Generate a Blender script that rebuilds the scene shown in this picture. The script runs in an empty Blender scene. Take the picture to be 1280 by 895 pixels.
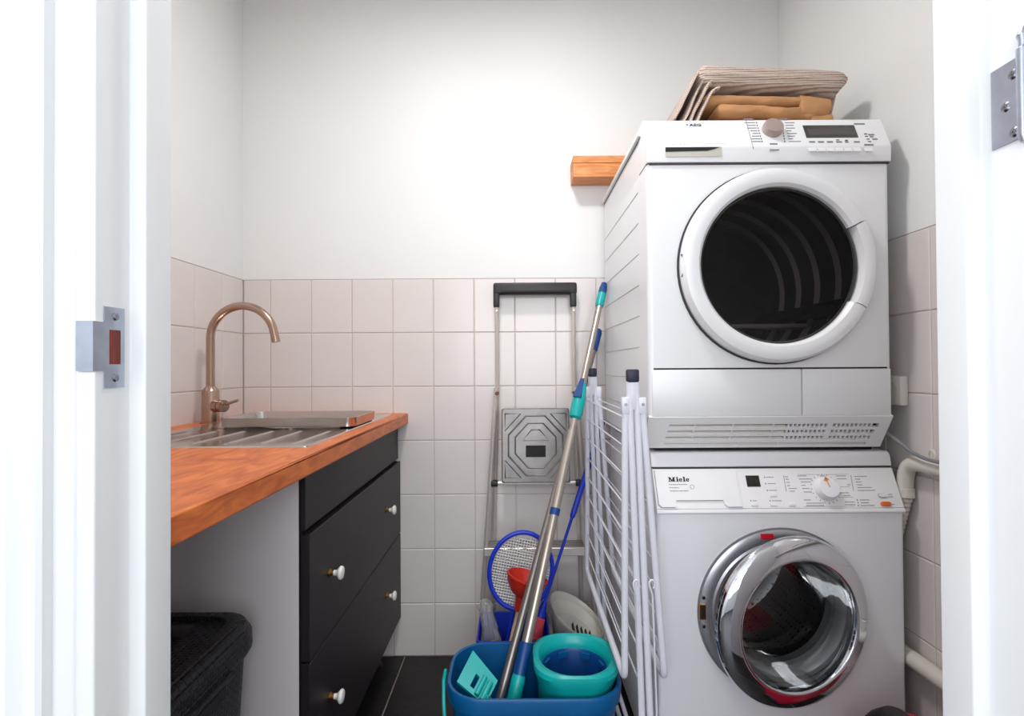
import bpy, bmesh, math, random
from mathutils import Vector, Matrix, noise
random.seed(7)
S = bpy.context.scene
COL = S.collection
PI = math.pi
V3 = Vector

# ---------------------------------------------------------------- camera
F_PX, PPX, PPY = 640.0, 645.0, 451.3
PITCH, ROLL = math.radians(0.6), math.radians(0.35)
CAM = Vector((0, 0, 1.055))
c_f = Vector((0, math.cos(PITCH), math.sin(PITCH)))
_u = Vector((0, -math.sin(PITCH), math.cos(PITCH)))
_r = Vector((1, 0, 0))
c_r = _r * math.cos(ROLL) - _u * math.sin(ROLL)
c_u = _u * math.cos(ROLL) + _r * math.sin(ROLL)
cd = bpy.data.cameras.new('camera')
cam = bpy.data.objects.new('camera', cd)
COL.objects.link(cam)
S.camera = cam
cd.sensor_width = 36.0
cd.lens = 18.0
cd.clip_start = 0.02
cd.shift_x = -(PPX - 640) / 1280
cd.shift_y = (PPY - 447.5) / 1280
mw = Matrix.Identity(4)
for i in range(3):
    mw[i][0], mw[i][1], mw[i][2], mw[i][3] = c_r[i], c_u[i], -c_f[i], CAM[i]
cam.matrix_world = mw

def ray(px, py):
    return c_r * ((px - PPX) / F_PX) + c_u * ((PPY - py) / F_PX) + c_f
def atY(px, py, Y):
    d = ray(px, py)
    return CAM + d * (Y / d.y)
def atX(px, py, X):
    d = ray(px, py)
    return CAM + d * (X / d.x)
def atZ(px, py, Z):
    d = ray(px, py)
    return CAM + d * ((Z - CAM.z) / d.z)

# ---------------------------------------------------------------- world, lights, exposure
w = bpy.data.worlds.new('world')
S.world = w
w.use_nodes = True
w.node_tree.nodes['Background'].inputs[0].default_value = (0.86, 0.93, 1.0, 1)
w.node_tree.nodes['Background'].inputs[1].default_value = 0.5
S.view_settings.view_transform = 'Standard'
S.view_settings.look = 'None'
S.view_settings.exposure = 0.06
S.view_settings.gamma = 1.0
S.view_settings.use_curve_mapping = False

LAMP = Vector((-0.08, 0.98, 2.42))
def area_light(name, loc, target, size, size_y, power, color, shape='RECTANGLE'):
    ld = bpy.data.lights.new(name, 'AREA')
    ld.shape = shape
    ld.size = size
    ld.size_y = size_y
    ld.energy = power
    ld.color = color
    o = bpy.data.objects.new(name, ld)
    COL.objects.link(o)
    o.location = loc
    o.rotation_euler = (Vector(target) - Vector(loc)).to_track_quat('-Z', 'Y').to_euler()
    return o
# daylight through two unseen windows of the hall behind the camera: a wide far one, a narrow left one added to brighten the jambs
HALL_Y, HX0, HX1 = -1.9, -1.5, 1.5
WIN = (-1.25, 1.0, 0.85, 2.25)     # far window: x0,x1,z0,z1
WIS = (-0.02, 0.42, 0.60, 2.20)    # added side window: y0,y1,z0,z1
area_light('hall_window_daylight', ((WIN[0] + WIN[1]) / 2, HALL_Y + 0.02, (WIN[2] + WIN[3]) / 2),
           ((WIN[0] + WIN[1]) / 2, 2, (WIN[2] + WIN[3]) / 2), WIN[1] - WIN[0], WIN[3] - WIN[2], 50, (0.90, 0.95, 1.0))
area_light('added_side_daylight', (HX0 + 0.02, (WIS[0] + WIS[1]) / 2, (WIS[2] + WIS[3]) / 2),
           (2, (WIS[0] + WIS[1]) / 2, (WIS[2] + WIS[3]) / 2), WIS[1] - WIS[0], WIS[3] - WIS[2], 11, (0.84, 0.92, 1.0))
# the room's ceiling lamp (its glowing dish is built further down)
area_light('ceiling_lamp_light', LAMP + Vector((0, 0, -0.012)), LAMP + Vector((0, 0, -1)), 0.2, 0.2, 11.8, (1.0, 0.99, 0.985), 'DISK')

# ---------------------------------------------------------------- materials
def lin(c):
    return tuple(((x / 255) / 12.92) if x / 255 <= 0.04045 else (((x / 255) + 0.055) / 1.055) ** 2.4 for x in c)
def mat(name, rgb, rough=0.5, metal=0.0, var=0.04, scale=20.0, bump=0.0, bscale=120.0, coat=0.0, spec=0.5, stretch=None, emit=None, trans=0.0):
    m = bpy.data.materials.new(name)
    m.use_nodes = True
    nt = m.node_tree
    b = nt.nodes['Principled BSDF']
    c = lin(rgb)
    tc = nt.nodes.new('ShaderNodeTexCoord')
    mp = nt.nodes.new('ShaderNodeMapping')
    if stretch:
        mp.inputs['Scale'].default_value = stretch
    nt.links.new(tc.outputs['Object'], mp.inputs['Vector'])
    n = nt.nodes.new('ShaderNodeTexNoise')
    n.inputs['Scale'].default_value = scale
    n.inputs['Detail'].default_value = 3
    nt.links.new(mp.outputs[0], n.inputs['Vector'])
    r = nt.nodes.new('ShaderNodeValToRGB')
    r.color_ramp.elements[0].position = 0.3
    r.color_ramp.elements[1].position = 0.7
    r.color_ramp.elements[0].color = tuple(max(0, x * (1 - var)) for x in c) + (1,)
    r.color_ramp.elements[1].color = tuple(min(1, x * (1 + var)) for x in c) + (1,)
    nt.links.new(n.outputs['Fac'], r.inputs['Fac'])
    nt.links.new(r.outputs['Color'], b.inputs['Base Color'])
    b.inputs['Roughness'].default_value = rough
    b.inputs['Metallic'].default_value = metal
    b.inputs['Specular IOR Level'].default_value = spec
    b.inputs['Coat Weight'].default_value = coat
    b.inputs['Transmission Weight'].default_value = trans
    if bump:
        n2 = nt.nodes.new('ShaderNodeTexNoise')
        n2.inputs['Scale'].default_value = bscale
        n2.inputs['Detail'].default_value = 4
        nt.links.new(mp.outputs[0], n2.inputs['Vector'])
        bp = nt.nodes.new('ShaderNodeBump')
        bp.inputs['Strength'].default_value = bump
        bp.inputs['Distance'].default_value = 0.002
        nt.links.new(n2.outputs['Fac'], bp.inputs['Height'])
        nt.links.new(bp.outputs[0], b.inputs['Normal'])
    if emit:
        b.inputs['Emission Color'].default_value = lin(rgb) + (1,)
        b.inputs['Emission Strength'].default_value = emit
    return m

def see_through(name, tint, gloss=0.5, rough=0.02, haze=0.0):
    """clear or tinted pane: tinted straight-through plus fresnel gloss"""
    m = bpy.data.materials.new(name)
    m.use_nodes = True
    nt = m.node_tree
    nt.nodes.clear()
    out = nt.nodes.new('ShaderNodeOutputMaterial')
    tr = nt.nodes.new('ShaderNodeBsdfTransparent')
    tr.inputs[0].default_value = tuple(tint) + (1,)
    gl = nt.nodes.new('ShaderNodeBsdfGlossy')
    gl.inputs['Roughness'].default_value = rough
    fr = nt.nodes.new('ShaderNodeFresnel')
    fr.inputs[0].default_value = 1.45
    mx = nt.nodes.new('ShaderNodeMixShader')
    ml = nt.nodes.new('ShaderNodeMath')
    ml.operation = 'MULTIPLY'
    ml.inputs[1].default_value = gloss
    nt.links.new(fr.outputs[0], ml.inputs[0])
    nt.links.new(ml.outputs[0], mx.inputs[0])
    base = tr
    if haze:
        dif = nt.nodes.new('ShaderNodeBsdfDiffuse')
        dif.inputs[0].default_value = (.8, .78, .76, 1)
        base = nt.nodes.new('ShaderNodeMixShader')
        base.inputs[0].default_value = haze
        nt.links.new(tr.outputs[0], base.inputs[1])
        nt.links.new(dif.outputs[0], base.inputs[2])
    nt.links.new(base.outputs[0], mx.inputs[1])
    nt.links.new(gl.outputs[0], mx.inputs[2])
    nt.links.new(mx.outputs[0], out.inputs[0])
    return m

def wood(name, dark, light, scale=6.0, axis=(1.2, 14, 14), rough=0.42, stain=None):
    m = bpy.data.materials.new(name)
    m.use_nodes = True
    nt = m.node_tree
    b = nt.nodes['Principled BSDF']
    tc = nt.nodes.new('ShaderNodeTexCoord')
    mp = nt.nodes.new('ShaderNodeMapping')
    mp.inputs['Scale'].default_value = axis
    nt.links.new(tc.outputs['Object'], mp.inputs['Vector'])
    n = nt.nodes.new('ShaderNodeTexNoise')
    n.inputs['Scale'].default_value = scale
    n.inputs['Detail'].default_value = 6
    n.inputs['Distortion'].default_value = 1.2
    nt.links.new(mp.outputs[0], n.inputs['Vector'])
    r = nt.nodes.new('ShaderNodeValToRGB')
    r.color_ramp.elements[0].position = 0.28
    r.color_ramp.elements[1].position = 0.72
    r.color_ramp.elements[0].color = lin(dark) + (1,)
    r.color_ramp.elements[1].color = lin(light) + (1,)
    nt.links.new(n.outputs['Fac'], r.inputs['Fac'])
    col = r.outputs['Color']
    if stain:
        n3 = nt.nodes.new('ShaderNodeTexNoise')
        n3.inputs['Scale'].default_value = 3.0
        n3.inputs['Detail'].default_value = 5
        mp3 = nt.nodes.new('ShaderNodeMapping')
        mp3.inputs['Scale'].default_value = (1.0, 5.0, 1.0)
        nt.links.new(tc.outputs['Object'], mp3.inputs['Vector'])
        nt.links.new(mp3.outputs[0], n3.inputs['Vector'])
        r3 = nt.nodes.new('ShaderNodeValToRGB')
        r3.color_ramp.elements[0].position = 0.62
        r3.color_ramp.elements[1].position = 0.74
        r3.color_ramp.elements[0].color = (0, 0, 0, 1)
        r3.color_ramp.elements[1].color = (0.6, 0.6, 0.6, 1)
        nt.links.new(n3.outputs['Fac'], r3.inputs['Fac'])
        mx = nt.nodes.new('ShaderNodeMix')
        mx.data_type = 'RGBA'
        mx.inputs[7].default_value = lin(stain) + (1,)
        nt.links.new(r3.outputs[0], mx.inputs[0])
        nt.links.new(col, mx.inputs[6])
        col = mx.outputs[2]
    nt.links.new(col, b.inputs['Base Color'])
    b.inputs['Roughness'].default_value = rough
    bp = nt.nodes.new('ShaderNodeBump')
    bp.inputs['Strength'].default_value = 0.15
    bp.inputs['Distance'].default_value = 0.001
    nt.links.new(n.outputs['Fac'], bp.inputs['Height'])
    nt.links.new(bp.outputs[0], b.inputs['Normal'])
    return m

def woven(name, rgb, sx, sz):
    m = mat(name, rgb, 0.45, var=0.1)
    nt = m.node_tree
    b = nt.nodes['Principled BSDF']
    tc = nt.nodes['Texture Coordinate']
    br = nt.nodes.new('ShaderNodeTexBrick')
    br.inputs['Scale'].default_value = 1.0
    br.inputs['Brick Width'].default_value = sx
    br.inputs['Row Height'].default_value = sz
    br.inputs['Mortar Size'].default_value = sz * 0.25
    br.inputs['Mortar Smooth'].default_value = 1.0
    cx = nt.nodes.new('ShaderNodeSeparateXYZ')
    cm = nt.nodes.new('ShaderNodeCombineXYZ')
    ad = nt.nodes.new('ShaderNodeMath')
    nt.links.new(tc.outputs['Object'], cx.inputs[0])
    nt.links.new(cx.outputs[0], ad.inputs[0])
    nt.links.new(cx.outputs[2], ad.inputs[1])
    nt.links.new(cx.outputs[1], cm.inputs[0])
    nt.links.new(ad.outputs[0], cm.inputs[1])
    nt.links.new(cm.outputs[0], br.inputs['Vector'])
    bp = nt.nodes.new('ShaderNodeBump')
    bp.inputs['Strength'].default_value = 0.9
    bp.inputs['Distance'].default_value = 0.004
    bp.invert = True
    nt.links.new(br.outputs['Fac'], bp.inputs['Height'])
    nt.links.new(bp.outputs[0], b.inputs['Normal'])
    return m

def striped(name):
    m = mat(name, (205, 182, 170), 0.95, var=0.10, scale=160, bump=0.9, bscale=420)
    nt = m.node_tree
    b = nt.nodes['Principled BSDF']
    tc = nt.nodes['Texture Coordinate']
    wv = nt.nodes.new('ShaderNodeTexWave')
    wv.bands_direction = 'Z'
    wv.inputs['Scale'].default_value = 62
    wv.inputs['Distortion'].default_value = 1.2
    wv.inputs['Detail'].default_value = 3
    wv.inputs['Detail Scale'].default_value = 3
    mp = nt.nodes.new('ShaderNodeMapping')
    mp.inputs['Scale'].default_value = (0.25, 1, 1)
    nt.links.new(tc.outputs['Object'], mp.inputs[0])
    nt.links.new(mp.outputs[0], wv.inputs['Vector'])
    r = nt.nodes.new('ShaderNodeValToRGB')
    r.color_ramp.elements[0].position = 0.15
    r.color_ramp.elements[1].position = 0.75
    r.color_ramp.elements[0].color = lin((184, 154, 142)) + (1,)
    r.color_ramp.elements[1].color = lin((238, 222, 208)) + (1,)
    nt.links.new(wv.outputs['Fac'], r.inputs[0])
    n = nt.nodes.new('ShaderNodeTexNoise')
    n.inputs['Scale'].default_value = 260
    mx = nt.nodes.new('ShaderNodeMix')
    mx.data_type = 'RGBA'
    mx.blend_type = 'MULTIPLY'
    mx.inputs[0].default_value = 0.45
    nt.links.new(tc.outputs['Object'], n.inputs['Vector'])
    nt.links.new(r.outputs[0], mx.inputs[6])
    nt.links.new(n.outputs['Color'], mx.inputs[7])
    nt.links.new(mx.outputs[2], b.inputs['Base Color'])
    return m

def drum_steel(name, scale):
    m = mat(name, (150, 150, 155), 0.34, 0.9, var=0.1)
    nt = m.node_tree
    b = nt.nodes['Principled BSDF']
    tc = nt.nodes['Texture Coordinate']
    vo = nt.nodes.new('ShaderNodeTexVoronoi')
    vo.inputs['Scale'].default_value = scale
    vo.inputs['Randomness'].default_value = 0.25
    nt.links.new(tc.outputs['Object'], vo.inputs['Vector'])
    r = nt.nodes.new('ShaderNodeValToRGB')
    r.color_ramp.elements[0].position = 0.22
    r.color_ramp.elements[1].position = 0.30
    r.color_ramp.elements[0].color = (0.01, 0.01, 0.01, 1)
    r.color_ramp.elements[1].color = (0.20, 0.195, 0.20, 1)
    nt.links.new(vo.outputs['Distance'], r.inputs[0])
    nt.links.new(r.outputs[0], b.inputs['Base Color'])
    return m

M = dict(
    paint=mat('wall_paint', (235, 235, 234), 0.75, var=0.012, scale=3, bump=0.12, bscale=260),
    tile=mat('glazed_tile', (226, 218, 215), 0.22, var=0.02, scale=5, bump=0.03, bscale=14),
    grout=mat('tile_grout', (198, 184, 177), 0.9, var=0.08, scale=60),
    ceil=mat('ceiling_paint', (238, 237, 234), 0.8, var=0.01),
    floor=mat('slate_tile', (24, 20, 20), 0.5, var=0.35, scale=28, bump=0.4, bscale=40),
    fgrout=mat('floor_grout', (150, 140, 130), 0.9, var=0.2, scale=40),
    hallfloor=mat('hall_floor', (44, 35, 31), 0.5, var=0.15, scale=8),
    frame=mat('frame_lacquer', (238, 239, 240), 0.28, var=0.008, scale=6, bump=0.03, bscale=60),
    steelplate=mat('zinc_plate', (176, 182, 196), 0.34, 1.0, var=0.08, scale=60),
    screw=mat('screw_head', (150, 150, 158), 0.25, 1.0),
    dark=mat('dark_recess', (20, 18, 20), 0.7),  # near-black put in for shade inside slots and holes, also the badge
    redwood=mat('raw_red_wood', (128, 52, 40), 0.7, var=0.25, scale=40, stretch=(8, 8, 1)),
    worktop=wood('worktop_wood', (178, 78, 26), (230, 128, 58), 5.0, (9, 2.0, 9), 0.4, (150, 70, 40)),
    shelfwood=wood('shelf_wood', (196, 116, 62), (236, 164, 102), 6.0, (2, 16, 16), 0.5),
    charcoal=mat('charcoal_front', (31, 25, 29), 0.5, var=0.08, scale=30, bump=0.08, bscale=200),
    carcass=mat('black_carcass', (12, 11, 14), 0.5),
    panel=mat('white_melamine', (232, 224, 226), 0.5, var=0.015, scale=4, bump=0.04, bscale=200),
    porcelain=mat('porcelain', (240, 238, 236), 0.12, coat=0.5),
    brass=mat('brass', (190, 140, 70), 0.3, 1.0),
    steel=mat('sink_steel', (196, 190, 186), 0.16, 1.0, var=0.05, scale=8, stretch=(40, 1, 1)),
    brushed=mat('brushed_nickel', (178, 152, 136), 0.26, 1.0, var=0.04, scale=30),
    hamper=woven('woven_plastic', (24, 22, 27), 0.014, 0.0075),
    hamperplain=mat('black_plastic', (26, 24, 28), 0.42, var=0.1),
    alu=mat('aluminium', (222, 214, 208), 0.38, 0.55, var=0.06, scale=40, stretch=(1, 1, 0.2)),
    alustep=mat('pressed_aluminium', (138, 134, 132), 0.42, 1.0, var=0.14, scale=22, bump=0.1, bscale=90),
    blackplastic=mat('ladder_black_plastic', (34, 30, 31), 0.45, var=0.08),
    rust=mat('rust', (120, 76, 56), 0.8, var=0.3, scale=80),
    teal=mat('teal_plastic', (10, 172, 170), 0.35, var=0.03, spec=0.5),
    blue=mat('bucket_blue', (8, 92, 150), 0.35, var=0.05),
    navy=mat('deep_blue', (8, 66, 132), 0.4, var=0.05),
    binblue=mat('bin_blue', (16, 52, 176), 0.4, var=0.06),
    blueplastic=mat('royal_blue', (20, 52, 190), 0.35, var=0.06),
    pole=mat('mop_pole', (184, 174, 164), 0.3, 0.7, var=0.03),
    pole2=mat('grey_pole', (150, 142, 138), 0.35, 0.7, var=0.03),
    red=mat('red_rubber', (196, 42, 22), 0.45, var=0.08),
    lightwood=wood('stick_wood', (200, 160, 128), (226, 190, 158), 8, (12, 12, 1)),
    pink=mat('pink_bristle', (250, 84, 104), 0.8, var=0.2, scale=200, bump=0.8, bscale=300),
    whitestring=mat('white_string', (222, 220, 218), 0.6),
    greyplastic=mat('light_grey_plastic', (196, 192, 182), 0.45, var=0.03),
    rack=mat('white_coated_tube', (226, 226, 236), 0.32, var=0.02),
    cap=mat('navy_cap', (32, 32, 58), 0.5),
    white=mat('appliance_white', (236, 236, 239), 0.36, var=0.006, scale=4, coat=0.08),
    white2=mat('washer_enamel', (240, 239, 244), 0.28, var=0.008, scale=4, coat=0.25),
    cream=mat('panel_plastic', (242, 240, 242), 0.35, var=0.008),
    seam=mat('shadow_gap', (60, 56, 60), 0.8),
    seamlight=mat('fine_seam', (150, 146, 150), 0.8),
    ink=mat('print_ink', (38, 36, 42), 0.6),
    greyink=mat('grey_print', (128, 124, 130), 0.6),
    display=mat('display_glass', (22, 18, 20), 0.08, coat=0.6),
    lcd=mat('lcd_window', (74, 68, 70), 0.12),
    knob=mat('taupe_knob', (178, 160, 154), 0.35, 0.35),
    orange=mat('orange_print', (236, 142, 60), 0.5),
    orangebtn=mat('orange_button', (226, 110, 30), 0.3, coat=0.3),
    tinted=see_through('tinted_door_glass', (0.34, 0.31, 0.32)),
    clear=see_through('clear_bowl_glass', (0.86, 0.88, 0.88)),
    bag=see_through('thin_plastic_film', (0.92, 0.92, 0.92), rough=0.25, haze=0.22),
    blackgloss=mat('black_gloss', (14, 13, 15), 0.12, coat=0.5),
    chrome=mat('chrome', (226, 228, 236), 0.045, 1.0, var=0.0),
    silver=mat('silver_ring', (188, 188, 196), 0.3, 0.75, var=0.03),
    gasket=mat('rubber_gasket', (72, 72, 76), 0.5),
    drum=drum_steel('washer_drum', 62),
    dryerdrum=mat('dryer_drum', (70, 66, 68), 0.55, 0.2, var=0.2, scale=30),
    reflarc=mat('reflection_arc_tone', (170, 166, 168), 0.4, 0.3),  # pale tone painted in for arcs reflected in the door glass
    rib=mat('pressed_rib', (205, 200, 196), 0.6),
    hallpaint=mat('hall_paint', (228, 227, 226), 0.8, var=0.03),
    paddle=mat('drum_steel_plain', (120, 120, 124), 0.22, 1.0),
    redlabel=mat('red_label', (214, 24, 48), 0.5),
    pvc=mat('white_pvc', (222, 216, 206), 0.4, var=0.03),
    cable=mat('grey_cable', (128, 130, 136), 0.5),
    socket=mat('socket_plastic', (232, 226, 220), 0.3),
    blanket=striped('striped_weave'),
    tan=mat('tan_cotton', (184, 136, 92), 0.9, var=0.10, scale=14, bump=0.3, bscale=500),
    vacred=mat('red_shell', (196, 20, 50), 0.25, coat=0.4),
    lampglow=mat('lamp_diffuser', (255, 246, 232), 0.5, emit=6.0),
    lampbase=mat('lamp_base', (230, 230, 228), 0.4),
    contents=mat('brown_paper', (168, 130, 100), 0.8, var=0.2, scale=60),
)

# ---------------------------------------------------------------- object helpers
def world_loc(o):
    p = Vector((0, 0, 0))
    while o is not None:
        p += o.location
        o = o.parent
    return p
def tag(o, label=None, cat=None, group=None, kind=None):
    if label: o['label'] = label
    if cat: o['category'] = cat
    if group: o['group'] = group
    if kind: o['kind'] = kind
    return o
def thing(name, label, cat, loc, group=None):
    o = bpy.data.objects.new(name, None)
    o.empty_display_size = 0.05
    COL.objects.link(o)
    o.location = loc
    return tag(o, label, cat, group)

class Fr:
    """local frame: origin + three axes"""
    def __init__(s, o, u, v, n):
        s.o, s.u, s.v, s.n = Vector(o), Vector(u).normalized(), Vector(v).normalized(), Vector(n).normalized()
    def __call__(s, a, b, c=0.0):
        return s.o + s.u * a + s.v * b + s.n * c
WORLD = Fr((0, 0, 0), (1, 0, 0), (0, 1, 0), (0, 0, 1))

class B:
    """collects shapes, then links them as one mesh object"""
    def __init__(s, fr=None):
        s.v, s.f, s.fr = [], [], fr
    def add(s, verts, faces):
        o = len(s.v)
        s.v += [s.fr(*p) if s.fr else Vector(p) for p in verts]
        s.f += [tuple(i + o for i in f) for f in faces]
        return s
    def box(s, x0, x1, y0, y1, z0, z1, bev=0.0, seg=2):
        bm = bmesh.new()
        bmesh.ops.create_cube(bm, size=1.0)
        for v in bm.verts:
            v.co = Vector(((x0 + x1) / 2 + v.co.x * (x1 - x0), (y0 + y1) / 2 + v.co.y * (y1 - y0), (z0 + z1) / 2 + v.co.z * (z1 - z0)))
        if bev > 0:
            bmesh.ops.bevel(bm, geom=bm.edges[:], offset=bev, segments=seg, profile=0.5, affect='EDGES')
        bm.verts.ensure_lookup_table()
        s.add([v.co.copy() for v in bm.verts], [[v.index for v in f.verts] for f in bm.faces])
        bm.free()
        return s
    def tube(s, pts, r, n=10, closed=False, caps=True):
        pts = [Vector(p) for p in pts]
        N = len(pts)
        rr = r if isinstance(r, (list, tuple)) else [r] * N
        verts, faces, prev = [], [], None
        for i, p in enumerate(pts):
            if closed:
                t = pts[(i + 1) % N] - pts[i - 1]
            else:
                t = pts[min(i + 1, N - 1)] - pts[max(i - 1, 0)]
            t.normalize()
            if prev is None:
                a = Vector((0, 0, 1)) if abs(t.z) < 0.9 else Vector((1, 0, 0))
                prev = (a - t * a.dot(t)).normalized()
            else:
                prev = (prev - t * prev.dot(t)).normalized()
            q = t.cross(prev)
            for k in range(n):
                a = 2 * PI * k / n
                verts.append(p + (prev * math.cos(a) + q * math.sin(a)) * rr[i])
        for i in range(N if closed else N - 1):
            j = (i + 1) % N
            for k in range(n):
                l = (k + 1) % n
                faces.append((i * n + k, i * n + l, j * n + l, j * n + k))
        if caps and not closed:
            faces.append(tuple(range(n))[::-1])
            faces.append(tuple((N - 1) * n + k for k in range(n)))
        return s.add(verts, faces)
    def lathe(s, prof, c, axis='z', n=48, a0=0.0, a1=2 * PI):
        """prof: (radius, height) list about the axis; partial turns get end caps"""
        full = abs(a1 - a0 - 2 * PI) < 1e-6
        steps = n if full else n + 1
        verts, faces = [], []
        m = len(prof)
        for i in range(steps):
            a = a0 + (a1 - a0) * i / n
            for (r, h) in prof:
                ca, sa = r * math.cos(a), r * math.sin(a)
                if axis == 'z': p = (c[0] + ca, c[1] + sa, c[2] + h)
                elif axis == 'y': p = (c[0] + ca, c[1] + h, c[2] + sa)
                else: p = (c[0] + h, c[1] + ca, c[2] + sa)
                verts.append(p)
        for i in range(n):
            j = (i + 1) % steps
            for k in range(m - 1):
                faces.append((i * m + k, j * m + k, j * m + k + 1, i * m + k + 1))
        if not full:
            faces.append(tuple(range(m)))
            faces.append(tuple((steps - 1) * m + k for k in range(m))[::-1])
        return s.add(verts, faces)
    def prism(s, poly, d0, d1, axis='x'):
        """poly in the plane across the axis, pushed from d0 to d1"""
        def P(a, b, d):
            return (d, a, b) if axis == 'x' else ((a, d, b) if axis == 'y' else (a, b, d))
        n = len(poly)
        verts = [P(a, b, d0) for a, b in poly] + [P(a, b, d1) for a, b in poly]
        faces = [tuple(range(n))[::-1], tuple(range(n, 2 * n))]
        faces += [(i, (i + 1) % n, n + (i + 1) % n, n + i) for i in range(n)]
        return s.add(verts, faces)
    def loft(s, rings, cap0=True, cap1=True):
        n = len(rings[0])
        verts = [p for r in rings for p in r]
        faces = []
        for i in range(len(rings) - 1):
            for k in range(n):
                l = (k + 1) % n
                faces.append((i * n + k, i * n + l, (i + 1) * n + l, (i + 1) * n + k))
        if cap0: faces.append(tuple(range(n))[::-1])
        if cap1: faces.append(tuple((len(rings) - 1) * n + k for k in range(n)))
        return s.add(verts, faces)
    def text(s, txt, u, v, size, off=0.0, w=0.0004, xs=1.0, align='LEFT'):
        cu = bpy.data.curves.new('t', 'FONT')
        cu.body = txt
        cu.size = size
        cu.offset = off
        cu.align_x = align
        cu.resolution_u = 2
        o = bpy.data.objects.new('t', cu)
        COL.objects.link(o)
        bpy.context.view_layer.update()
        me = bpy.data.meshes.new_from_object(o.evaluated_get(bpy.context.evaluated_depsgraph_get()))
        s.add([(u + p.co.x * xs, v + p.co.y, w) for p in me.vertices], [tuple(p.vertices) for p in me.polygons])
        bpy.data.objects.remove(o)
        bpy.data.meshes.remove(me)
        bpy.data.curves.remove(cu)
        return s
    def build(s, name, m, parent=None, smooth=True, origin=None, angle=35):
        off = world_loc(parent) if parent else (Vector(origin) if origin is not None else Vector((0, 0, 0)))
        me = bpy.data.meshes.new(name)
        me.from_pydata([p - off for p in s.v], [], s.f)
        bm = bmesh.new()
        bm.from_mesh(me)
        bmesh.ops.remove_doubles(bm, verts=bm.verts, dist=1e-6)
        bmesh.ops.recalc_face_normals(bm, faces=bm.faces)
        if smooth:
            for f in bm.faces: f.smooth = True
            for e in bm.edges:
                if len(e.link_faces) == 2 and e.calc_face_angle(0) > math.radians(angle): e.smooth = False
        bm.to_mesh(me)
        bm.free()
        me.materials.append(M[m])
        o = bpy.data.objects.new(name, me)
        COL.objects.link(o)
        if parent: o.parent = parent
        else: o.location = off
        return o
def rrect(cx, cy, z, hx, hy, r, k=6, fr=None):
    r = min(r, hx - 1e-4, hy - 1e-4)
    out = []
    for q, (sx, sy) in enumerate(((1, 1), (-1, 1), (-1, -1), (1, -1))):
        for i in range(k + 1):
            a = PI / 2 * (q + i / k)
            p = (cx + sx * (hx - r) + r * math.cos(a), cy + sy * (hy - r) + r * math.sin(a), z)
            out.append(fr(*p) if fr else Vector(p))
    return out
def circ(cx, cy, z, r, n=28, ry=None):
    return [Vector((cx + r * math.cos(2 * PI * i / n + PI / 4), cy + (ry or r) * math.sin(2 * PI * i / n + PI / 4), z)) for i in range(n)]
def struct(o):
    o['kind'] = 'structure'
    return o
def arc_pts(c, r, a0, a1, n, fr):
    return [fr(c[0] + r * math.cos(a0 + (a1 - a0) * i / n), c[1] + r * math.sin(a0 + (a1 - a0) * i / n)) for i in range(n + 1)]
def bez(p0, p1, p2, p3, n=16):
    p0, p1, p2, p3 = map(Vector, (p0, p1, p2, p3))
    return [p0 * (1 - t) ** 3 + p1 * 3 * t * (1 - t) ** 2 + p2 * 3 * t * t * (1 - t) + p3 * t ** 3 for t in [i / n for i in range(n + 1)]]
def plate_hole(b, x0, x1, z0, z1, cx, cz, r, y, n=64):
    """flat plate in the XZ plane with a round hole"""
    verts, faces = [], []
    for i in range(n):
        a = 2 * PI * i / n
        ca, sa = math.cos(a), math.sin(a)
        tx = ((x1 - cx) / ca) if ca > 1e-9 else (((x0 - cx) / ca) if ca < -1e-9 else 1e9)
        tz = ((z1 - cz) / sa) if sa > 1e-9 else (((z0 - cz) / sa) if sa < -1e-9 else 1e9)
        t = min(tx, tz)
        verts += [(cx + r * ca, y, cz + r * sa), (cx + t * ca, y, cz + t * sa)]
    corners = {}
    for i in range(n):
        j = (i + 1) % n
        f = [2 * i, 2 * i + 1, 2 * j + 1, 2 * j]
        p, q = verts[2 * i + 1], verts[2 * j + 1]
        if abs(p[0] - q[0]) > 1e-7 and abs(p[2] - q[2]) > 1e-7:
            X = x1 if max(p[0], q[0]) > x1 - 1e-7 else x0
            Z = z1 if max(p[2], q[2]) > z1 - 1e-7 else z0
            verts.append((X, y, Z))
            f = [2 * i, 2 * i + 1, len(verts) - 1, 2 * j + 1, 2 * j]
        faces.append(tuple(f))
    b.add(verts, faces)
    return b

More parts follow.
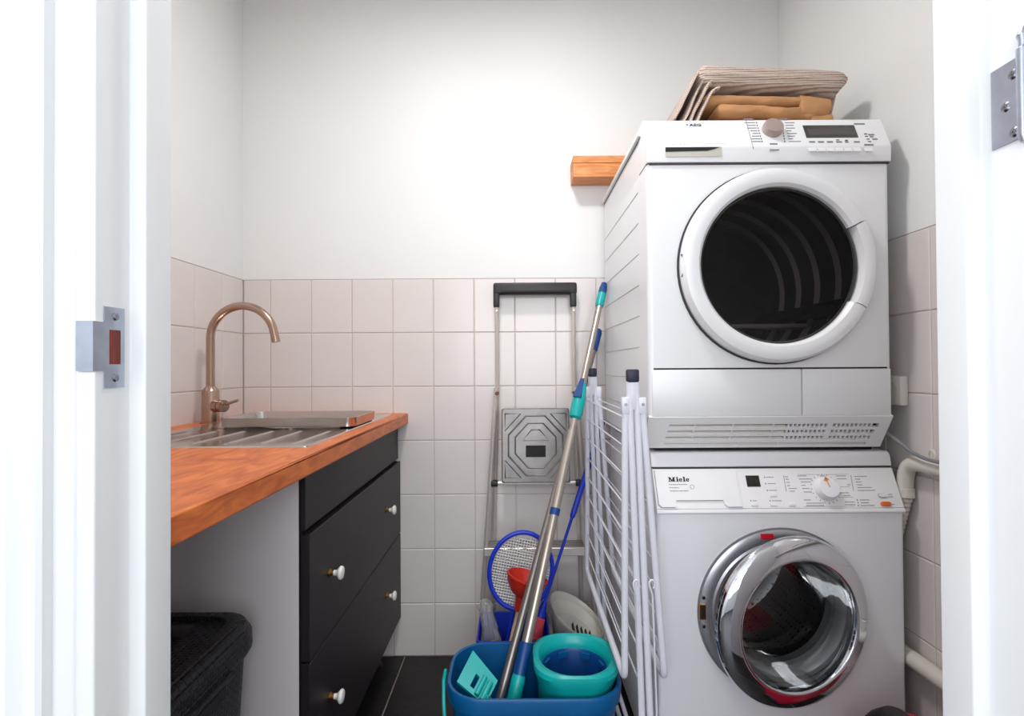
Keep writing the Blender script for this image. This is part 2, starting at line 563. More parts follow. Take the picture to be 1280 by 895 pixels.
# ================================================================ THE ROOM
XL, XR, YB, YF, ZC = -1.002, 0.977, 1.88, 0.568, 2.5
ROWS = [0.0, 0.191] + [0.191 + 0.198 * k for k in range(1, 7)]      # tile joints, floor to 1.379
def tiled(parent, name_edges, put, fixed):
    """tiles between joint lines; alike tiles share one mesh"""
    cache = {}
    J = 0.0012
    for a, b_ in zip(name_edges[:-1], name_edges[1:]):
        for z0, z1 in zip(ROWS[:-1], ROWS[1:]):
            W, H = b_ - a - 2 * J, z1 - z0 - 2 * J
            if W < 0.01: continue
            key = (round(W, 4), round(H, 4))
            if key not in cache:
                hw, hh, e, t = W / 2, H / 2, 0.0022, 0.006
                vs = [(-hw, -hh, 0), (hw, -hh, 0), (hw, hh, 0), (-hw, hh, 0),
                      (-hw, -hh, t - e), (hw, -hh, t - e), (hw, hh, t - e), (-hw, hh, t - e),
                      (-hw + e, -hh + e, t), (hw - e, -hh + e, t), (hw - e, hh - e, t), (-hw + e, hh - e, t)]
                fs = [(0, 1, 5, 4), (1, 2, 6, 5), (2, 3, 7, 6), (3, 0, 4, 7), (4, 5, 9, 8), (5, 6, 10, 9), (6, 7, 11, 10), (7, 4, 8, 11), (8, 9, 10, 11)]
                fr = Fr((0, 0, 0), *fixed)
                me = bpy.data.meshes.new('tile')
                me.from_pydata([fr(*p) for p in vs], [], fs)
                me.materials.append(M['tile'])
                cache[key] = me
            o = bpy.data.objects.new('tile', cache[key])
            COL.objects.link(o)
            o.parent = parent
            o.location = put((a + b_) / 2, (z0 + z1) / 2)
T = 0.006   # tile thickness: tile faces lie on XL / XR / YB
wb = struct(B().box(XL - .1, XR + .1, YB + T, YB + .12, 0, ZC).build('wall_back', 'paint', smooth=False))
wl = struct(B().box(XL - .12, XL - T, YF - .1, YB + T, 0, ZC).build('wall_left', 'paint', smooth=False))
wr = struct(B().box(XR + T, XR + .12, YF - .1, YB + T, 0, ZC).build('wall_right', 'paint', smooth=False))
struct(B().box(XL - .12, XR + .12, YF - .1, YB + .12, ZC, ZC + .1).build('ceiling', 'ceil', smooth=False))
# painted plaster above the tiles lies almost flush with them
ZT = ROWS[-1]
B().box(XL - .004, XR + .004, YB + .0012, YB + T, ZT + .001, ZC).build('plaster', 'paint', wb, False)
B().box(XL - T, XL - .0012, YF, YB + .001, ZT + .001, ZC).build('plaster', 'paint', wl, False)
B().box(XR + .0012, XR + T, YF, YB + .001, ZT + .001, ZC).build('plaster', 'paint', wr, False)
B().box(XL, XR, YB + .0022, YB + T, 0, ZT).build('grout_bed', 'grout', wb, False)
B().box(XL - T, XL - .0022, YF, YB, 0, ZT).build('grout_bed', 'grout', wl, False)
B().box(XR + .0022, XR + T, YF, YB, 0, ZT).build('grout_bed', 'grout', wr, False)
ex = [XL] + [-0.902 + .1498 * k for k in range(13)] + [XR]
tiled(wb, ex, lambda a, z: (a, YB + T, z), ((1, 0, 0), (0, 0, 1), (0, -1, 0)))
ey = [YF] + [1.748 - .15 * k for k in range(7, -1, -1)] + [YB]
tiled(wl, ey, lambda a, z: (XL - T, a, z), ((0, 1, 0), (0, 0, 1), (1, 0, 0)))
ey = [YF] + [1.205 + .15 * k for k in range(-4, 5)] + [YB]
tiled(wr, ey, lambda a, z: (XR + T, a, z), ((0, -1, 0), (0, 0, 1), (-1, 0, 0)))
# floor
fl = struct(B().box(XL - .12, XR + .12, YF - .1, YB + .12, -.1, -.003).build('floor', 'fgrout', smooth=False))
fx = [XL, -0.412, 0.188, 0.788, XR]
fy = [YF - .1, .86, 1.46, YB]
for a0, a1 in zip(fx[:-1], fx[1:]):
    for b0, b1 in zip(fy[:-1], fy[1:]):
        B().box(a0 + .002, a1 - .002, b0 + .002, b1 - .002, -.01, 0, .0015, 1).build('floor_tile', 'floor', fl, False)

# front wall with the doorway, and the hall behind the camera
JL, JR, JT = -0.43, 0.515, 2.12
Y0 = 0.486
struct(B().box(XL - .12, JL, Y0 + .003, YF, 0, ZC).box(JR, XR + .12, Y0 + .003, YF, 0, ZC).box(JL, JR, Y0 + .003, YF, JT, ZC).build('wall_front', 'paint', smooth=False))
struct(B().box(HX0, HX1, HALL_Y - .1, YF - .1, -.1, -.002).build('floor_hall', 'hallfloor', smooth=False))
struct(B().box(HX0, HX1, HALL_Y - .1, Y0, ZC, ZC + .1).build('ceiling_hall', 'ceil', smooth=False))
def pierced(x0, x1, z0, z1, w_, put):
    a0, a1, c0, c1 = w_
    for (p, q, r_, t) in ((x0, a0, z0, z1), (a1, x1, z0, z1), (a0, a1, z0, c0), (a0, a1, c1, z1)): put(p, q, r_, t)
def sash(w_, put):
    a0, a1, c0, c1 = w_
    for (p, q, r_, t) in ((a0, a1, c0, c0 + .05), (a0, a1, c1 - .05, c1), (a0, a0 + .05, c0 + .05, c1 - .05), (a1 - .05, a1, c0 + .05, c1 - .05)): put(p, q, r_, t)
b = B(); pierced(HALL_Y - .1, Y0, 0, ZC, WIS, lambda p, q, r_, t: b.box(HX0 - .1, HX0, p, q, r_, t))
struct(b.build('wall_hall_left', 'hallpaint', smooth=False))
b = B(); sash(WIS, lambda p, q, r_, t: b.box(HX0 - .06, HX0 - .02, p, q, r_, t))
struct(b.build('added_side_window', 'frame', smooth=False))  # unseen sash around the added light for the jambs
struct(B().box(HX1, HX1 + .1, HALL_Y - .1, Y0, 0, ZC).build('wall_hall_right', 'hallpaint', smooth=False))
struct(B().box(HX0, XL - .12, Y0, Y0 + .08, 0, ZC).box(XR + .12, HX1, Y0, Y0 + .08, 0, ZC).build('wall_hall_front', 'hallpaint', smooth=False))
b = B(); pierced(HX0, HX1, 0, ZC, WIN, lambda p, q, r_, t: b.box(p, q, HALL_Y - .1, HALL_Y, r_, t))
struct(b.build('wall_hall_back', 'hallpaint', smooth=False))
b = B(); sash(WIN, lambda p, q, r_, t: b.box(p, q, HALL_Y - .06, HALL_Y - .02, r_, t))
struct(b.build('window_1', 'frame', smooth=False))

# door frame: stop, rebate, front edge, architrave (profiles swept along the height)
SL, SR = -0.3834, 0.4685       # stop faces
RL, RR = -0.400, 0.485         # rebate faces
df = struct(thing('trim_1', 'white lacquered door frame', 'door frame', (0.04, YF, 0)))
del df['category']; del df['label']
Y1, Y2 = 0.570, 0.530
def arcr(pts, r=.003):
    out = []
    n = len(pts)
    for i, p in enumerate(pts):
        a, b_, c = Vector(pts[i - 1]), Vector(p), Vector(pts[(i + 1) % n])
        u, v = (a - b_), (c - b_)
        k = min(r, u.length * .4, v.length * .4)
        p0, p1 = b_ + u.normalized() * k, b_ + v.normalized() * k
        for t in (0, .33, .67, 1):
            q = p0 * (1 - t) ** 2 + b_ * 2 * t * (1 - t) + p1 * t * t
            out.append((q.x, q.y))
    return out
def jamb(sgn, S_, R_, J_):
    s = sgn
    prof = [(J_, Y1), (S_, Y1), (S_, Y2), (R_, Y2), (R_, Y0), (R_ + s * .0165, Y0), (R_ + s * .018, Y0 + .003), (R_ + s * .0195, Y0), (J_ + s * .012, Y0), (J_ + s * .012, Y0 + .02), (J_, Y0 + .02)]
    return B().prism(arcr(prof, .0022), 0, JT, 'z')
jamb(-1, SL, RL, JL).build('jamb', 'frame', df)
jamb(1, SR, RR, JR).build('jamb', 'frame', df)
B().box(SL, SR, Y2, Y1, 2.06, JT).box(RL, RR, Y0, Y2, 2.085, JT).build('head', 'frame', df, False)
def arch(s, x):
    prof = [(x, Y0), (x, Y0 - .011), (x + s * .004, Y0 - .014), (x + s * .012, Y0 - .014), (x + s * .020, Y0 - .006), (x + s * .024, Y0 - .005), (x + s * .032, Y0 - .013), (x + s * .06, Y0 - .013), (x + s * .064, Y0)]
    return B().prism(prof, 0, JT + .02, 'z')
arch(-1, RL - .039).build('architrave', 'frame', df, angle=20)
arch(1, RR + .039).build('architrave', 'frame', df, angle=20)
# strike plate on the left rebate
X = RL + .0012
st = B()
za, zb, zc_, zd = 1.0365, 1.053, 1.1005, 1.116
for (a, b_, c, d) in ((.496, .5215, za, 1.0595), (.496, .5215, 1.0935, zd), (.496, .502, 1.0595, 1.0935), (.5165, .5215, 1.0595, 1.0935), (.4845, .496, zb, zc_)):
    st.box(RL - .001, X, a, b_, c, d)
st.box(RL - .015, RL + .0012, .4825, .4845, zb, zc_)
sp = st.build('strike_plate', 'steelplate', df, False)
B().box(RL - .0006, RL + .0006, .502, .5165, 1.0595, 1.0935).build('latch_hole', 'redwood', sp, False)
for z in (1.046, 1.107):
    B().lathe([(0, .0022), (.003, .0022), (.0042, .0012), (.0042, 0)], (RL + .0003, .510, z), 'x', 14).build('screw', 'screw', sp)
# hinge leaf on the right rebate
X = RR - .0016
hg = B().box(X, RR + .001, .4865, .517, 1.2705, 1.350, .0004, 1).build('hinge_leaf', 'steelplate', df, False)
B().lathe([(0, 1.262), (.004, 1.264), (.0062, 1.27), (.0062, 1.352), (.0045, 1.354), (.0045, 1.36), (.006, 1.365), (.003, 1.372), (0, 1.373)], (RR - .004, .4795, 0), 'z', 16).build('knuckle', 'steelplate', hg)
for (px, py) in ((1266, 93), (1257, 134), (1268, 165)):
    p = atX(px, py, X)
    q = B().lathe([(0, -.0014), (.0032, -.0014), (.0052, 0)], (X, p.y, p.z), 'x', 16)
    q.box(X - .0017, X - .0012, p.y - .0026, p.y + .0026, p.z - .0006, p.z + .0006).box(X - .0017, X - .0012, p.y - .0006, p.y + .0006, p.z - .0026, p.z + .0026)
    q.build('screw', 'screw', hg)

# ceiling lamp (above the frame)
cl = thing('ceiling_lamp', 'round white ceiling lamp in the middle of the room', 'lamp', (LAMP.x, LAMP.y, ZC))
B().lathe([(0, 0), (.15, 0), (.15, -.03), (.14, -.04), (0, -.04)], (LAMP.x, LAMP.y, ZC), 'z', 40).build('lamp_base', 'lampbase', cl)
B().lathe([(.135, -.04), (.125, -.055), (.115, -.06), (0, -.062)], (LAMP.x, LAMP.y, ZC), 'z', 40).build('diffuser', 'lampglow', cl)

# ================================================================ TUMBLE DRYER
DX0, DX1, DY0, DY1, DZ0, DZ1 = 0.325, 0.9215, 1.255, 1.86, 0.846, 1.655
dcx, dcz = 0.637, 1.296
dr = thing('tumble_dryer', 'white tumble dryer with dark round glass door stacked on the washing machine', 'tumble dryer', ((DX0 + DX1) / 2, (DY0 + DY1) / 2, DZ0))
body = B()
# sides, back, top, bottom as one shell with rounded vertical front edges
def shell(b, x0, x1, y0, y1, z0, z1, r=.012):
    k = 5
    pr = [(x0 + r - r * math.sin(PI / 2 * (1 - i / k)), y0 + r - r * math.cos(PI / 2 * (1 - i / k))) for i in range(k + 1)][::-1]   # front-left corner
    left = [(x0, y1)] + [(x0 + r - r * math.cos(PI / 2 * i / k), y0 + r - r * math.sin(PI / 2 * i / k)) for i in range(k + 1)]
    right = [(x1 - (p[0] - x0), p[1]) for p in left]
    for path in (left, right):
        n = len(path)
        b.add([(p[0], p[1], z0) for p in path] + [(p[0], p[1], z1) for p in path], [(i, i + 1, n + i + 1, n + i) for i in range(n - 1)])
    b.add([(x0, y1, z0), (x1, y1, z0), (x1, y1, z1), (x0, y1, z1)], [(0, 1, 2, 3)])
    b.add([(x0 + .002, y0 + r, z1), (x1 - .002, y0 + r, z1), (x1, y1, z1), (x0, y1, z1)], [(0, 1, 2, 3)])
    b.add([(x0 + .002, y0 + r, z0), (x1 - .002, y0 + r, z0), (x1, y1, z0), (x0, y1, z0)], [(0, 1, 2, 3)])
    return r
zS0, zS1 = 0.926, 1.5505      # top of slanted vent, bottom of the control panel
r = shell(body, DX0, DX1, DY0, DY1, zS0, zS1)
body.box(DX0, DX1, 1.33, DY1, zS1, DZ1 - .012)
plate_hole(body, DX0 + .012, DX1 - .012, 1.0485, zS1 - .002, dcx, dcz, .215, DY0, 64)
# slanted foot behind the vent
body.prism([(DY0 + .034, zS0), (DY1, zS0), (DY1, DZ0), (1.328, DZ0)], DX0, DX1, 'x')
db = body.build('body', 'white', dr)
for k in range(9):
    z = 1.512 - .0815 * k
    if z < .86: break
    B().tube([(DX0 - .0002, 1.345, z), (DX0 - .0002, 1.85, z)], .0011, 6).build('side_rib', 'rib', db)
B().box(DX0 - .008, DX1 + .004, 1.312, DY1 + .004, DZ1 - .010, DZ1 + .005, .004).build('top_plate', 'white', dr)
B().box(DX0 - .001, DX1 + .001, 1.314, DY1, DZ1 - .0135, DZ1 - .0105).build('top_gap', 'seam', dr, False)
# control panel, slanted
PA, PB = V3((0, DY0 - .004, zS1 + .002)), V3((0, 1.288, 1.674))
b = B()
b.prism(arcr([(DY0 - .004, zS1 + .002), (DY0 - .006, zS1 + .040), (PB.y - .004, PB.z - .004), (PB.y, PB.z), (1.335, PB.z - .004), (1.335, zS1 + .002)], .004), DX0 - .001, DX1 + .001, 'x')
cp = b.build('control_panel', 'white', dr, angle=25)
vdir = (V3((0, PB.y - .004, PB.z - .004)) - V3((0, DY0 - .006, zS1 + .040))).normalized()
DP = Fr((0, DY0 - .006, zS1 + .040), (1, 0, 0), vdir, V3((1, 0, 0)).cross(vdir))
def on(fr, px, py):
    d = ray(px, py)
    p = CAM + d * ((fr.o - CAM).dot(fr.n) / d.dot(fr.n))
    q = p - fr.o
    return q.dot(fr.u), q.dot(fr.v)
B().box(DX0 + .006, DX1 - .002, DY0 - .003, DY0 + .02, zS1 - .0025, zS1 + .0025).build('panel_seam', 'seam', dr, False)
def rect(b, fr, x0, y0, x1, y1, w0=-.002, w1=.0006, corner='px'):
    """a plate on a panel given by two photo corners"""
    u0, v1 = on(fr, x0, y0)
    u1, v0 = on(fr, x1, y1)
    lb = B(fr).box(min(u0, u1), max(u0, u1), min(v0, v1), max(v0, v1), w0, w1)
    b.v, b.f = b.v + lb.v, b.f + [tuple(i + len(b.v) for i in f) for f in lb.f]
    return b
rect(B(), DP, 1003, 157, 1073, 172, -.003, .0008).build('display', 'display', dr, False)
rect(B(), DP, 1008, 161, 1069, 169, -.001, .0011).build('display_window', 'lcd', dr, False)
# dial
u, v = on(DP, 964.5, 163)
B(DP).lathe([(.0245, -.001), (.0245, .012), (.0225, .017), (.019, .0185), (0, .0185)], (u, v, 0), 'z', 36).build('dial', 'knob', dr)
# drawer grip recess of the water tank
g = B(Fr((0, DY0 - .0055, zS1), (1, 0, 0), (0, 0, 1), (0, -1, 0)))
u0, z0, u1, z1 = 0.369, .0155, 0.507, .0395
g.add([(u0, z0, .001), (u1, z0, .001), (u1, z1, .001), (u0, z1, .001), (u0, z0 + .013, .0012), (u1 - .018, z0 + .016, .0012), (u1, z1 - .002, .0012)], [(0, 1, 2, 3)])
g.build('grip_recess', 'greyplastic', dr, False)
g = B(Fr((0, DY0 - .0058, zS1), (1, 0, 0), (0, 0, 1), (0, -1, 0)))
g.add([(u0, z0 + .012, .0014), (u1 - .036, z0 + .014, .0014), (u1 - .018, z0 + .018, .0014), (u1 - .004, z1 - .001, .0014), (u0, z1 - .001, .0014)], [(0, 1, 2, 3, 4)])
g.build('grip_shadow_patch', 'dark', dr, False)  # flat dark patch painted as the shadow inside the grip
# drawer outline on the panel
u, v = on(DP, 932, 150)
u2, v2 = on(DP, 936, 186)
B(DP).box(u + .0, u + .0012, v2, v, -.001, .0003).build('drawer_seam', 'seamlight', dr, False)
# printing
pr = B(DP)
u, v = on(DP, 860, 158)
pr.text('AEG', u + .004, v, .0125, .0004, .0006, 1.25)
for k in range(3):
    pr.box(u - .004 + k * .0018, u - .0032 + k * .0018, v + .002, v + .008, 0, .0006)
tag(pr.build('brand_print', 'ink', dr, False), kind='stuff')
pr = B(DP)
u, v = on(DP, 834, 181.5)
pr.text('L A V A T H E R M', u, v, .0066, 0, .0005, 1.0)
u, v = on(DP, 884, 180.5)
pr.text('P R O T E X  P L U S', u, v, .0058, 0, .0005, .9)
for i in range(8):
    py = 153.5 + 3.35 * i
    u, v = on(DP, 930 + 1.6 * i, py)
    wln = (.026, .022, .024, .018, .014, .018, .022, .024)[i]
    u2, _ = on(DP, 943.5 + 1.1 * i, py)
    pr.box(u2 - wln, u2, v - .0012, v + .0012, 0, .0005)
    u2, v = on(DP, 981 + .7 * i, py)
    wln = (.024, .02, .022, .012, .024, .018, .012, .03)[i]
    pr.box(u2, u2 + wln, v - .0012, v + .0012, 0, .0005)
for (a, b_, y) in ((929, 942, 149.2), (974, 984, 149.2), (962, 972, 180), (962, 974, 187.5), (1067, 1081, 155), (1085, 1093, 168.5), (1087, 1092, 171), (1090, 1097, 174), (1080, 1092, 181)):
    rect(pr2 := B(), DP, a, y - .8, b_, y + .8, 0, .0006)
    pr.v, pr.f = pr.v + pr2.v, pr.f + [tuple(i + len(pr.v) for i in f) for f in pr2.f]
for k in range(6):
    x = 1011 + 11.2 * k
    rect(pr2 := B(), DP, x, 176.6, x + (8 if k != 4 else 5), 178.4, 0, .0006)
    pr.v, pr.f = pr.v + pr2.v, pr.f + [tuple(i + len(pr.v) for i in f) for f in pr2.f]
tag(pr.build('scale_print', 'greyink', dr, False), kind='stuff')
pr = B(DP)
for i in range(8):
    py = 153.5 + 3.35 * i
    for px in (945.5 + 1.0 * i, 977.0 + .55 * i):
        if i == 0 and px > 970: px += 0
        u, v = on(DP, px, py)
        pr.box(u - .0011, u + .0011, v - .002, v + .002, 0, .0006)
for (px, py) in ((1047, 175), (1058, 175.5), (1082, 167.5), (1083, 170.5), (1085, 174), (1087, 177)):
    u, v = on(DP, px, py)
    pr.box(u - .0035, u + .0035, v - .0014, v + .0014, 0, .0006)
tag(pr.build('indicator_dots', 'ink', dr, False), kind='stuff')
for k in range(7):
    x = 1010.5 + 11 * k + (4 if k == 6 else 0)
    rect(B(), DP, x, 185.5, x + 10.4, 189.5, -.001, .0022).build('button', 'white', dr, False)
# round door: ring with a separate grip piece on the right, tinted bowl
PR = [(.190, -.002), (.1905, -.020), (.197, -.028), (.214, -.032), (.228, -.028), (.2355, -.018), (.2365, -.004), (.2365, 0)]
PRH = [(.197, -.002), (.1975, -.020), (.202, -.028), (.214, -.032), (.228, -.028), (.2355, -.018), (.2365, -.004), (.2365, 0)]
a = math.radians(27.5)
gp = math.radians(.35)
dd = B().lathe(PR, (dcx, DY0 - .003, dcz), 'y', 84, a + gp, 2 * PI - a - gp).build('door_ring', 'white', dr)
B().lathe(PRH, (dcx, DY0 - .003, dcz), 'y', 18, -a + gp, a - gp).build('door_grip', 'white', dr)
B().lathe([(.236, 0), (.2395, 0), (.2395, -.006), (.236, -.006)], (dcx - .0015, DY0 - .0002, dcz - .0005), 'y', 72).build('door_gap_shade', 'seam', dr)  # dark ring painted as the shadow line around the door
B().lathe([(.198, -.004), (.198, -.008), (.188, -.016), (.184, -.014), (.184, -.002)], (dcx, DY0 + .001, dcz), 'y', 72).build('inner_bezel', 'blackgloss', dr)
B().lathe([(.1895, -.013), (.17, -.006), (.12, .003), (.06, .007), (0, .008)], (dcx, DY0, dcz), 'y', 64).build('door_glass', 'tinted', dr)
for z in (dcz + .024, dcz - .022):
    B().box(dcx - .2345, dcx - .228, DY0 - .022, DY0 - .004, z - .005, z + .004).build('hinge_mark', 'seam', dd, False)
# drum behind the glass
dp = []
for i in range(15):
    y = .075 + .032 * i
    dp += [(.262, y - .006), (.262, y), (.262, y + .006)]
B().lathe([(.214, .002), (.214, .05), (.262, .055)] + dp + [(.262, .55), (.20, .565), (.10, .56), (0, .55)], (dcx, DY0, dcz - .01), 'y', 56).build('drum', 'dryerdrum', dr)
B().box(dcx - .125, dcx + .095, DY0 + .028, DY0 + .085, dcz - .150, dcz - .138, .003).build('lint_filter', 'silver', dr)
for k in range(3):
    an = math.radians(100 + 120 * k)
    p = V3((dcx + .235 * math.cos(an), 0, dcz - .01 + .235 * math.sin(an)))
    B().tube([(p.x, DY0 + .08, p.z), (p.x, DY0 + .54, p.z)], .024, 10).build('drum_paddle', 'paddle', dr)
for i in range(4):
    B().lathe([(.262, -.007), (.249, 0), (.262, .007)], (dcx, DY0 + .16 + .10 * i, dcz - .01), 'y', 64).build('reflection_arc', 'reflarc', dr)  # pale rings standing in for reflections on the glass bowl
# lower flaps and vent
B().box(DX0 + .008, 0.6985, DY0 - .002, DY0 + .01, zS0 + .004, 1.0445, .0025).build('condenser_flap', 'white', dr)
B().box(0.7005, DX1 - .004, DY0 - .002, DY0 + .01, zS0 + .004, 1.0445, .0025).build('filter_flap', 'white', dr)
B().box(DX0 + .004, DX1 - .004, DY0 + .004, DY0 + .012, zS0, 1.052).build('flap_gap', 'seam', dr, False)
va, vb = V3((0, DY0 - .001, zS0 + .003)), V3((0, 1.302, DZ0 + .001))
vv = (va - vb).normalized()
VF = Fr(vb, (1, 0, 0), vv, V3((1, 0, 0)).cross(vv))
Lv = (va - vb).length
b = B(VF)
# vent face: frame with four slots, angled left end
slots = [(.007, .0155), (.0245, .0355), (.0430, .0540), (.0615, .0730)]
edges_v = [0.0] + [q for s_ in slots for q in s_] + [Lv]
xs0, xs1 = 0.371, 0.882
for i in range(0, len(edges_v) - 1, 2):
    b.box(DX0, DX1, edges_v[i], edges_v[i + 1], -.006, .002)
for (s0, s1) in slots:
    b.box(DX0, xs0 + (s0 - .01) * .12, s0, s1, -.006, .002)
    b.box(xs1 + (s0 - .01) * .25, DX1, s0, s1, -.006, .002)
vf = b.build('vent_frame', 'cream', dr, False)
B(VF).box(xs0 - .01, xs1 + .02, .006, .076, -.010, -.008).build('vent_back', 'dark', dr, False)
for i, (s0, s1) in enumerate(slots):
    B(VF).box(xs0, 0.668 if i else xs1, s0 - .001, s0 + .0048, -.0085, -.003).build('vent_blade', 'pvc', dr, False)
    for xx in ((.44, .535, .635) if i else (.46, .56, .66, .765)):
        B(VF).box(xx, xx + .002, s0, s1, -.006, .001).build('vent_divider', 'cream', dr, False)
fin = B(VF)
for (s0, s1) in slots[1:]:
    x = .672
    while x < .885:
        fin.box(x, x + .0046, s0, s1, -.007, -.001)
        x += .0108
fin.box(.770, .782, .0265, .0725, -.007, .001)
tag(fin.build('vent_fins', 'cream', dr, False), kind='stuff')

# ================================================================ WASHING MACHINE
WX0, WX1, WY0, WY1 = 0.3375, 0.933, 1.236, 1.84
wm = thing('washing_machine', 'white front loading washing machine with open chrome round door under the dryer', 'washing machine', ((WX0 + WX1) / 2, 1.53, 0))
wcx, wcz, wR = 0.632, 0.463, 0.197
b = B()
shell(b, WX0, WX1, WY0, WY1, .035, .697, .01)
plate_hole(b, WX0 + .010, WX1 - .010, .035, .697, wcx, wcz, .165, WY0, 64)
b.build('body', 'white2', wm)
b = B()
for x in (WX0 + .05, WX1 - .05):
    for y in (WY0 + .06, WY1 - .06):
        B().lathe([(0, 0), (.022, 0), (.022, .012), (.01, .014), (.01, .04)], (x, y, 0), 'z', 16).build('foot', 'blackplastic', wm)
B().prism(arcr([(WY0 - .001, .6965), (WY0 - .003, .7005), (WY0 + .0005, .7085), (WY0 + .02, .709), (WY0 + .02, .6965)], .002), WX0 - .0005, WX1 + .0005).build('trim_strip', 'white2', wm)
wpa, wpb = V3((0, WY0 + .001, .7095)), V3((0, 1.277, .797))
B().prism([(wpa.y, wpa.z), (wpb.y, wpb.z), (WY1, wpb.z), (WY1, wpa.z)], WX0, WX1, 'x').build('control_panel', 'cream', wm, False)
B().box(WX0 + .002, WX1 - .002, wpb.y + .002, wpb.y + .02, .7965, .8005).build('lid_gap', 'seam', wm, False)
B().prism(arcr([(wpb.y + .001, .8005), (wpb.y + .008, .830), (wpb.y + .016, .836), (WY1, .836), (WY1, .8005)], .006), WX0 - .001, WX1 + .001, 'x').build('lid', 'white2', wm, angle=25)
B().box(WX0 + .02, WX1 - .02, 1.32, WY1 - .02, .836, DZ0).build('stack_gap_shade', 'dark', wm, False)  # dark block painted as the shade between the stacked machines
vd = (wpb - wpa).normalized()
WP = Fr(wpa, (1, 0, 0), vd, V3((1, 0, 0)).cross(vd))
LP = (wpb - wpa).length
# detergent drawer with notched grip
ua, _ = on(WP, 818, 600)
ub, _ = on(WP, 925, 620)
uc, _ = on(WP, 846, 636)
ud, _ = on(WP, 905, 636)
def off_poly(b, fr, poly, w0, w1):
    n = len(poly)
    lb = B(fr)
    lb.add([(p[0], p[1], w0) for p in poly] + [(p[0], p[1], w1) for p in poly], [tuple(range(n)), tuple(range(n, 2 * n))] + [(i, (i + 1) % n, n + (i + 1) % n, n + i) for i in range(n)])
    b.v, b.f = b.v + lb.v, b.f + [tuple(i + len(b.v) for i in f) for f in lb.f]
    return b
poly = [(WX0 + .004, LP - .002), (WX0 + .005, .010), (WX0 + .012, .0035), (uc - .004, .0035), (uc, .006), (uc, .0195), (ud, .0195), (ud + .002, .010), (ud + .010, .0035), (ub, .0035), (ub - .001, LP - .002)]
off_poly(B(), WP, [(p[0], p[1]) for p in poly], -.002, .0042).build('detergent_drawer', 'cream', wm, False)
off_poly(B(), WP, [(p[0] + (.0012 if p[0] > .45 else -.0012), p[1] - .0012) for p in poly], -.002, .0006).build('drawer_gap', 'seamlight', wm, False)
B(WP).box(uc, ud, .006, .0195, -.004, -.0005).build('grip_recess', 'greyplastic', wm, False)
# lettering: heavy slab-serif brand name
b = B(WP)
u, v = on(WP, 835, 602.5)
s = .0155
def slab(x, y, w_, h): b.box(u + x * s, u + (x + w_) * s, v + y * s, v + (y + h) * s, .004, .0050)
def quad(p): b.add([(u + x * s, v + y * s, z) for z in (.004, .0050) for x, y in p], [(0, 1, 2, 3), (7, 6, 5, 4), (0, 4, 5, 1), (1, 5, 6, 2), (2, 6, 7, 3), (3, 7, 4, 0)])
slab(0, 0, .42, .09); slab(.11, 0, .14, .7); slab(0, .61, .30, .09)
slab(.62, 0, .52, .09); slab(.72, 0, .28, .7); slab(.85, .61, .29, .09)
quad([(.10, .7), (.34, .7), (.66, .12), (.50, .0)]); quad([(.50, 0), (.62, .06), (.95, .7), (.78, .7)])
slab(1.24, 0, .40, .09); slab(1.32, 0, .24, .5); slab(1.24, .42, .2, .08); slab(1.32, .57, .24, .17)
def ee(x0):
    n = 20
    for i in range(n):
        a0, a1 = math.radians(12 + 318 * i / n), math.radians(12 + 318 * (i + 1) / n)
        def P(a, k): return (x0 + .26 + (.27 if k else .10) * math.cos(a), .25 + (.27 if k else .17) * math.sin(a))
        quad([P(a0, 0), P(a0, 1), P(a1, 1), P(a1, 0)])
    slab(x0 + .06, .21, .42, .08)
ee(1.70)
slab(2.32, 0, .42, .09); slab(2.41, 0, .24, .74); slab(2.32, .66, .2, .08)
ee(2.80)
tag(b.build('brand_print', 'ink', wm, False), kind='stuff')
b = B(WP)
for (x0, x1, y) in ((836, 858, 606.2), (836, 848, 610.2), (837, 860, 614.2)):
    u0, v0 = on(WP, x0, y); u1, _ = on(WP, x1, y)
    x = u0
    while x < u1:
        wd = random.uniform(.002, .006)
        b.box(x, min(x + wd, u1), v0 - .0008, v0 + .0008, .004, .0048)
        x += wd + .0012
u, v = on(WP, 864.5, 609)
b.v, b.f = b.v, b.f
lb = B(WP).lathe([(.0045, .004), (.0045, .0048), (.0053, .0048), (.0053, .004)], (u, v, 0), 'z', 20)
b.f += [tuple(i + len(b.v) for i in f) for f in lb.f]; b.v += lb.v
tag(b.build('model_print', 'greyink', wm, False), kind='stuff')
rect(B(), WP, 931.5, 594.5, 951, 608.5, -.002, .0008).build('display', 'display', wm, False)
# dial
u, v = on(WP, 1032, 611)
dl = B(WP).lathe([(.0285, 0), (.028, .004), (.0265, .015), (.0235, .019), (0, .020)], (u, v, 0), 'z', 40).build('dial', 'white2', wm)
ca, sa = math.cos(math.radians(104)), math.sin(math.radians(104))
lb = B(Fr(WP(u, v, .0202), WP.u * ca + WP.v * sa, WP.v * ca - WP.u * sa, WP.n))
lb.box(.0, .0235, -.0012, .0012, -.001, .0003)
lb.add([(.0265, 0, .0003), (.017, .0075, .0003), (.017, -.0075, .0003)], [(0, 1, 2)])
lb.build('pointer', 'orange', dl, False)
b = B(WP)
for i in range(20):
    an = math.radians(90 + 18 * i)
    p, q = .0325, .0365
    lb = B(Fr(WP(u, v), WP.u * math.cos(an) + WP.v * math.sin(an), WP.v * math.cos(an) - WP.u * math.sin(an), WP.n)).box(p, q, -.0006, .0006, 0, .0005)
    b.f += [tuple(k + len(b.v) for k in f) for f in lb.f]; b.v += lb.v
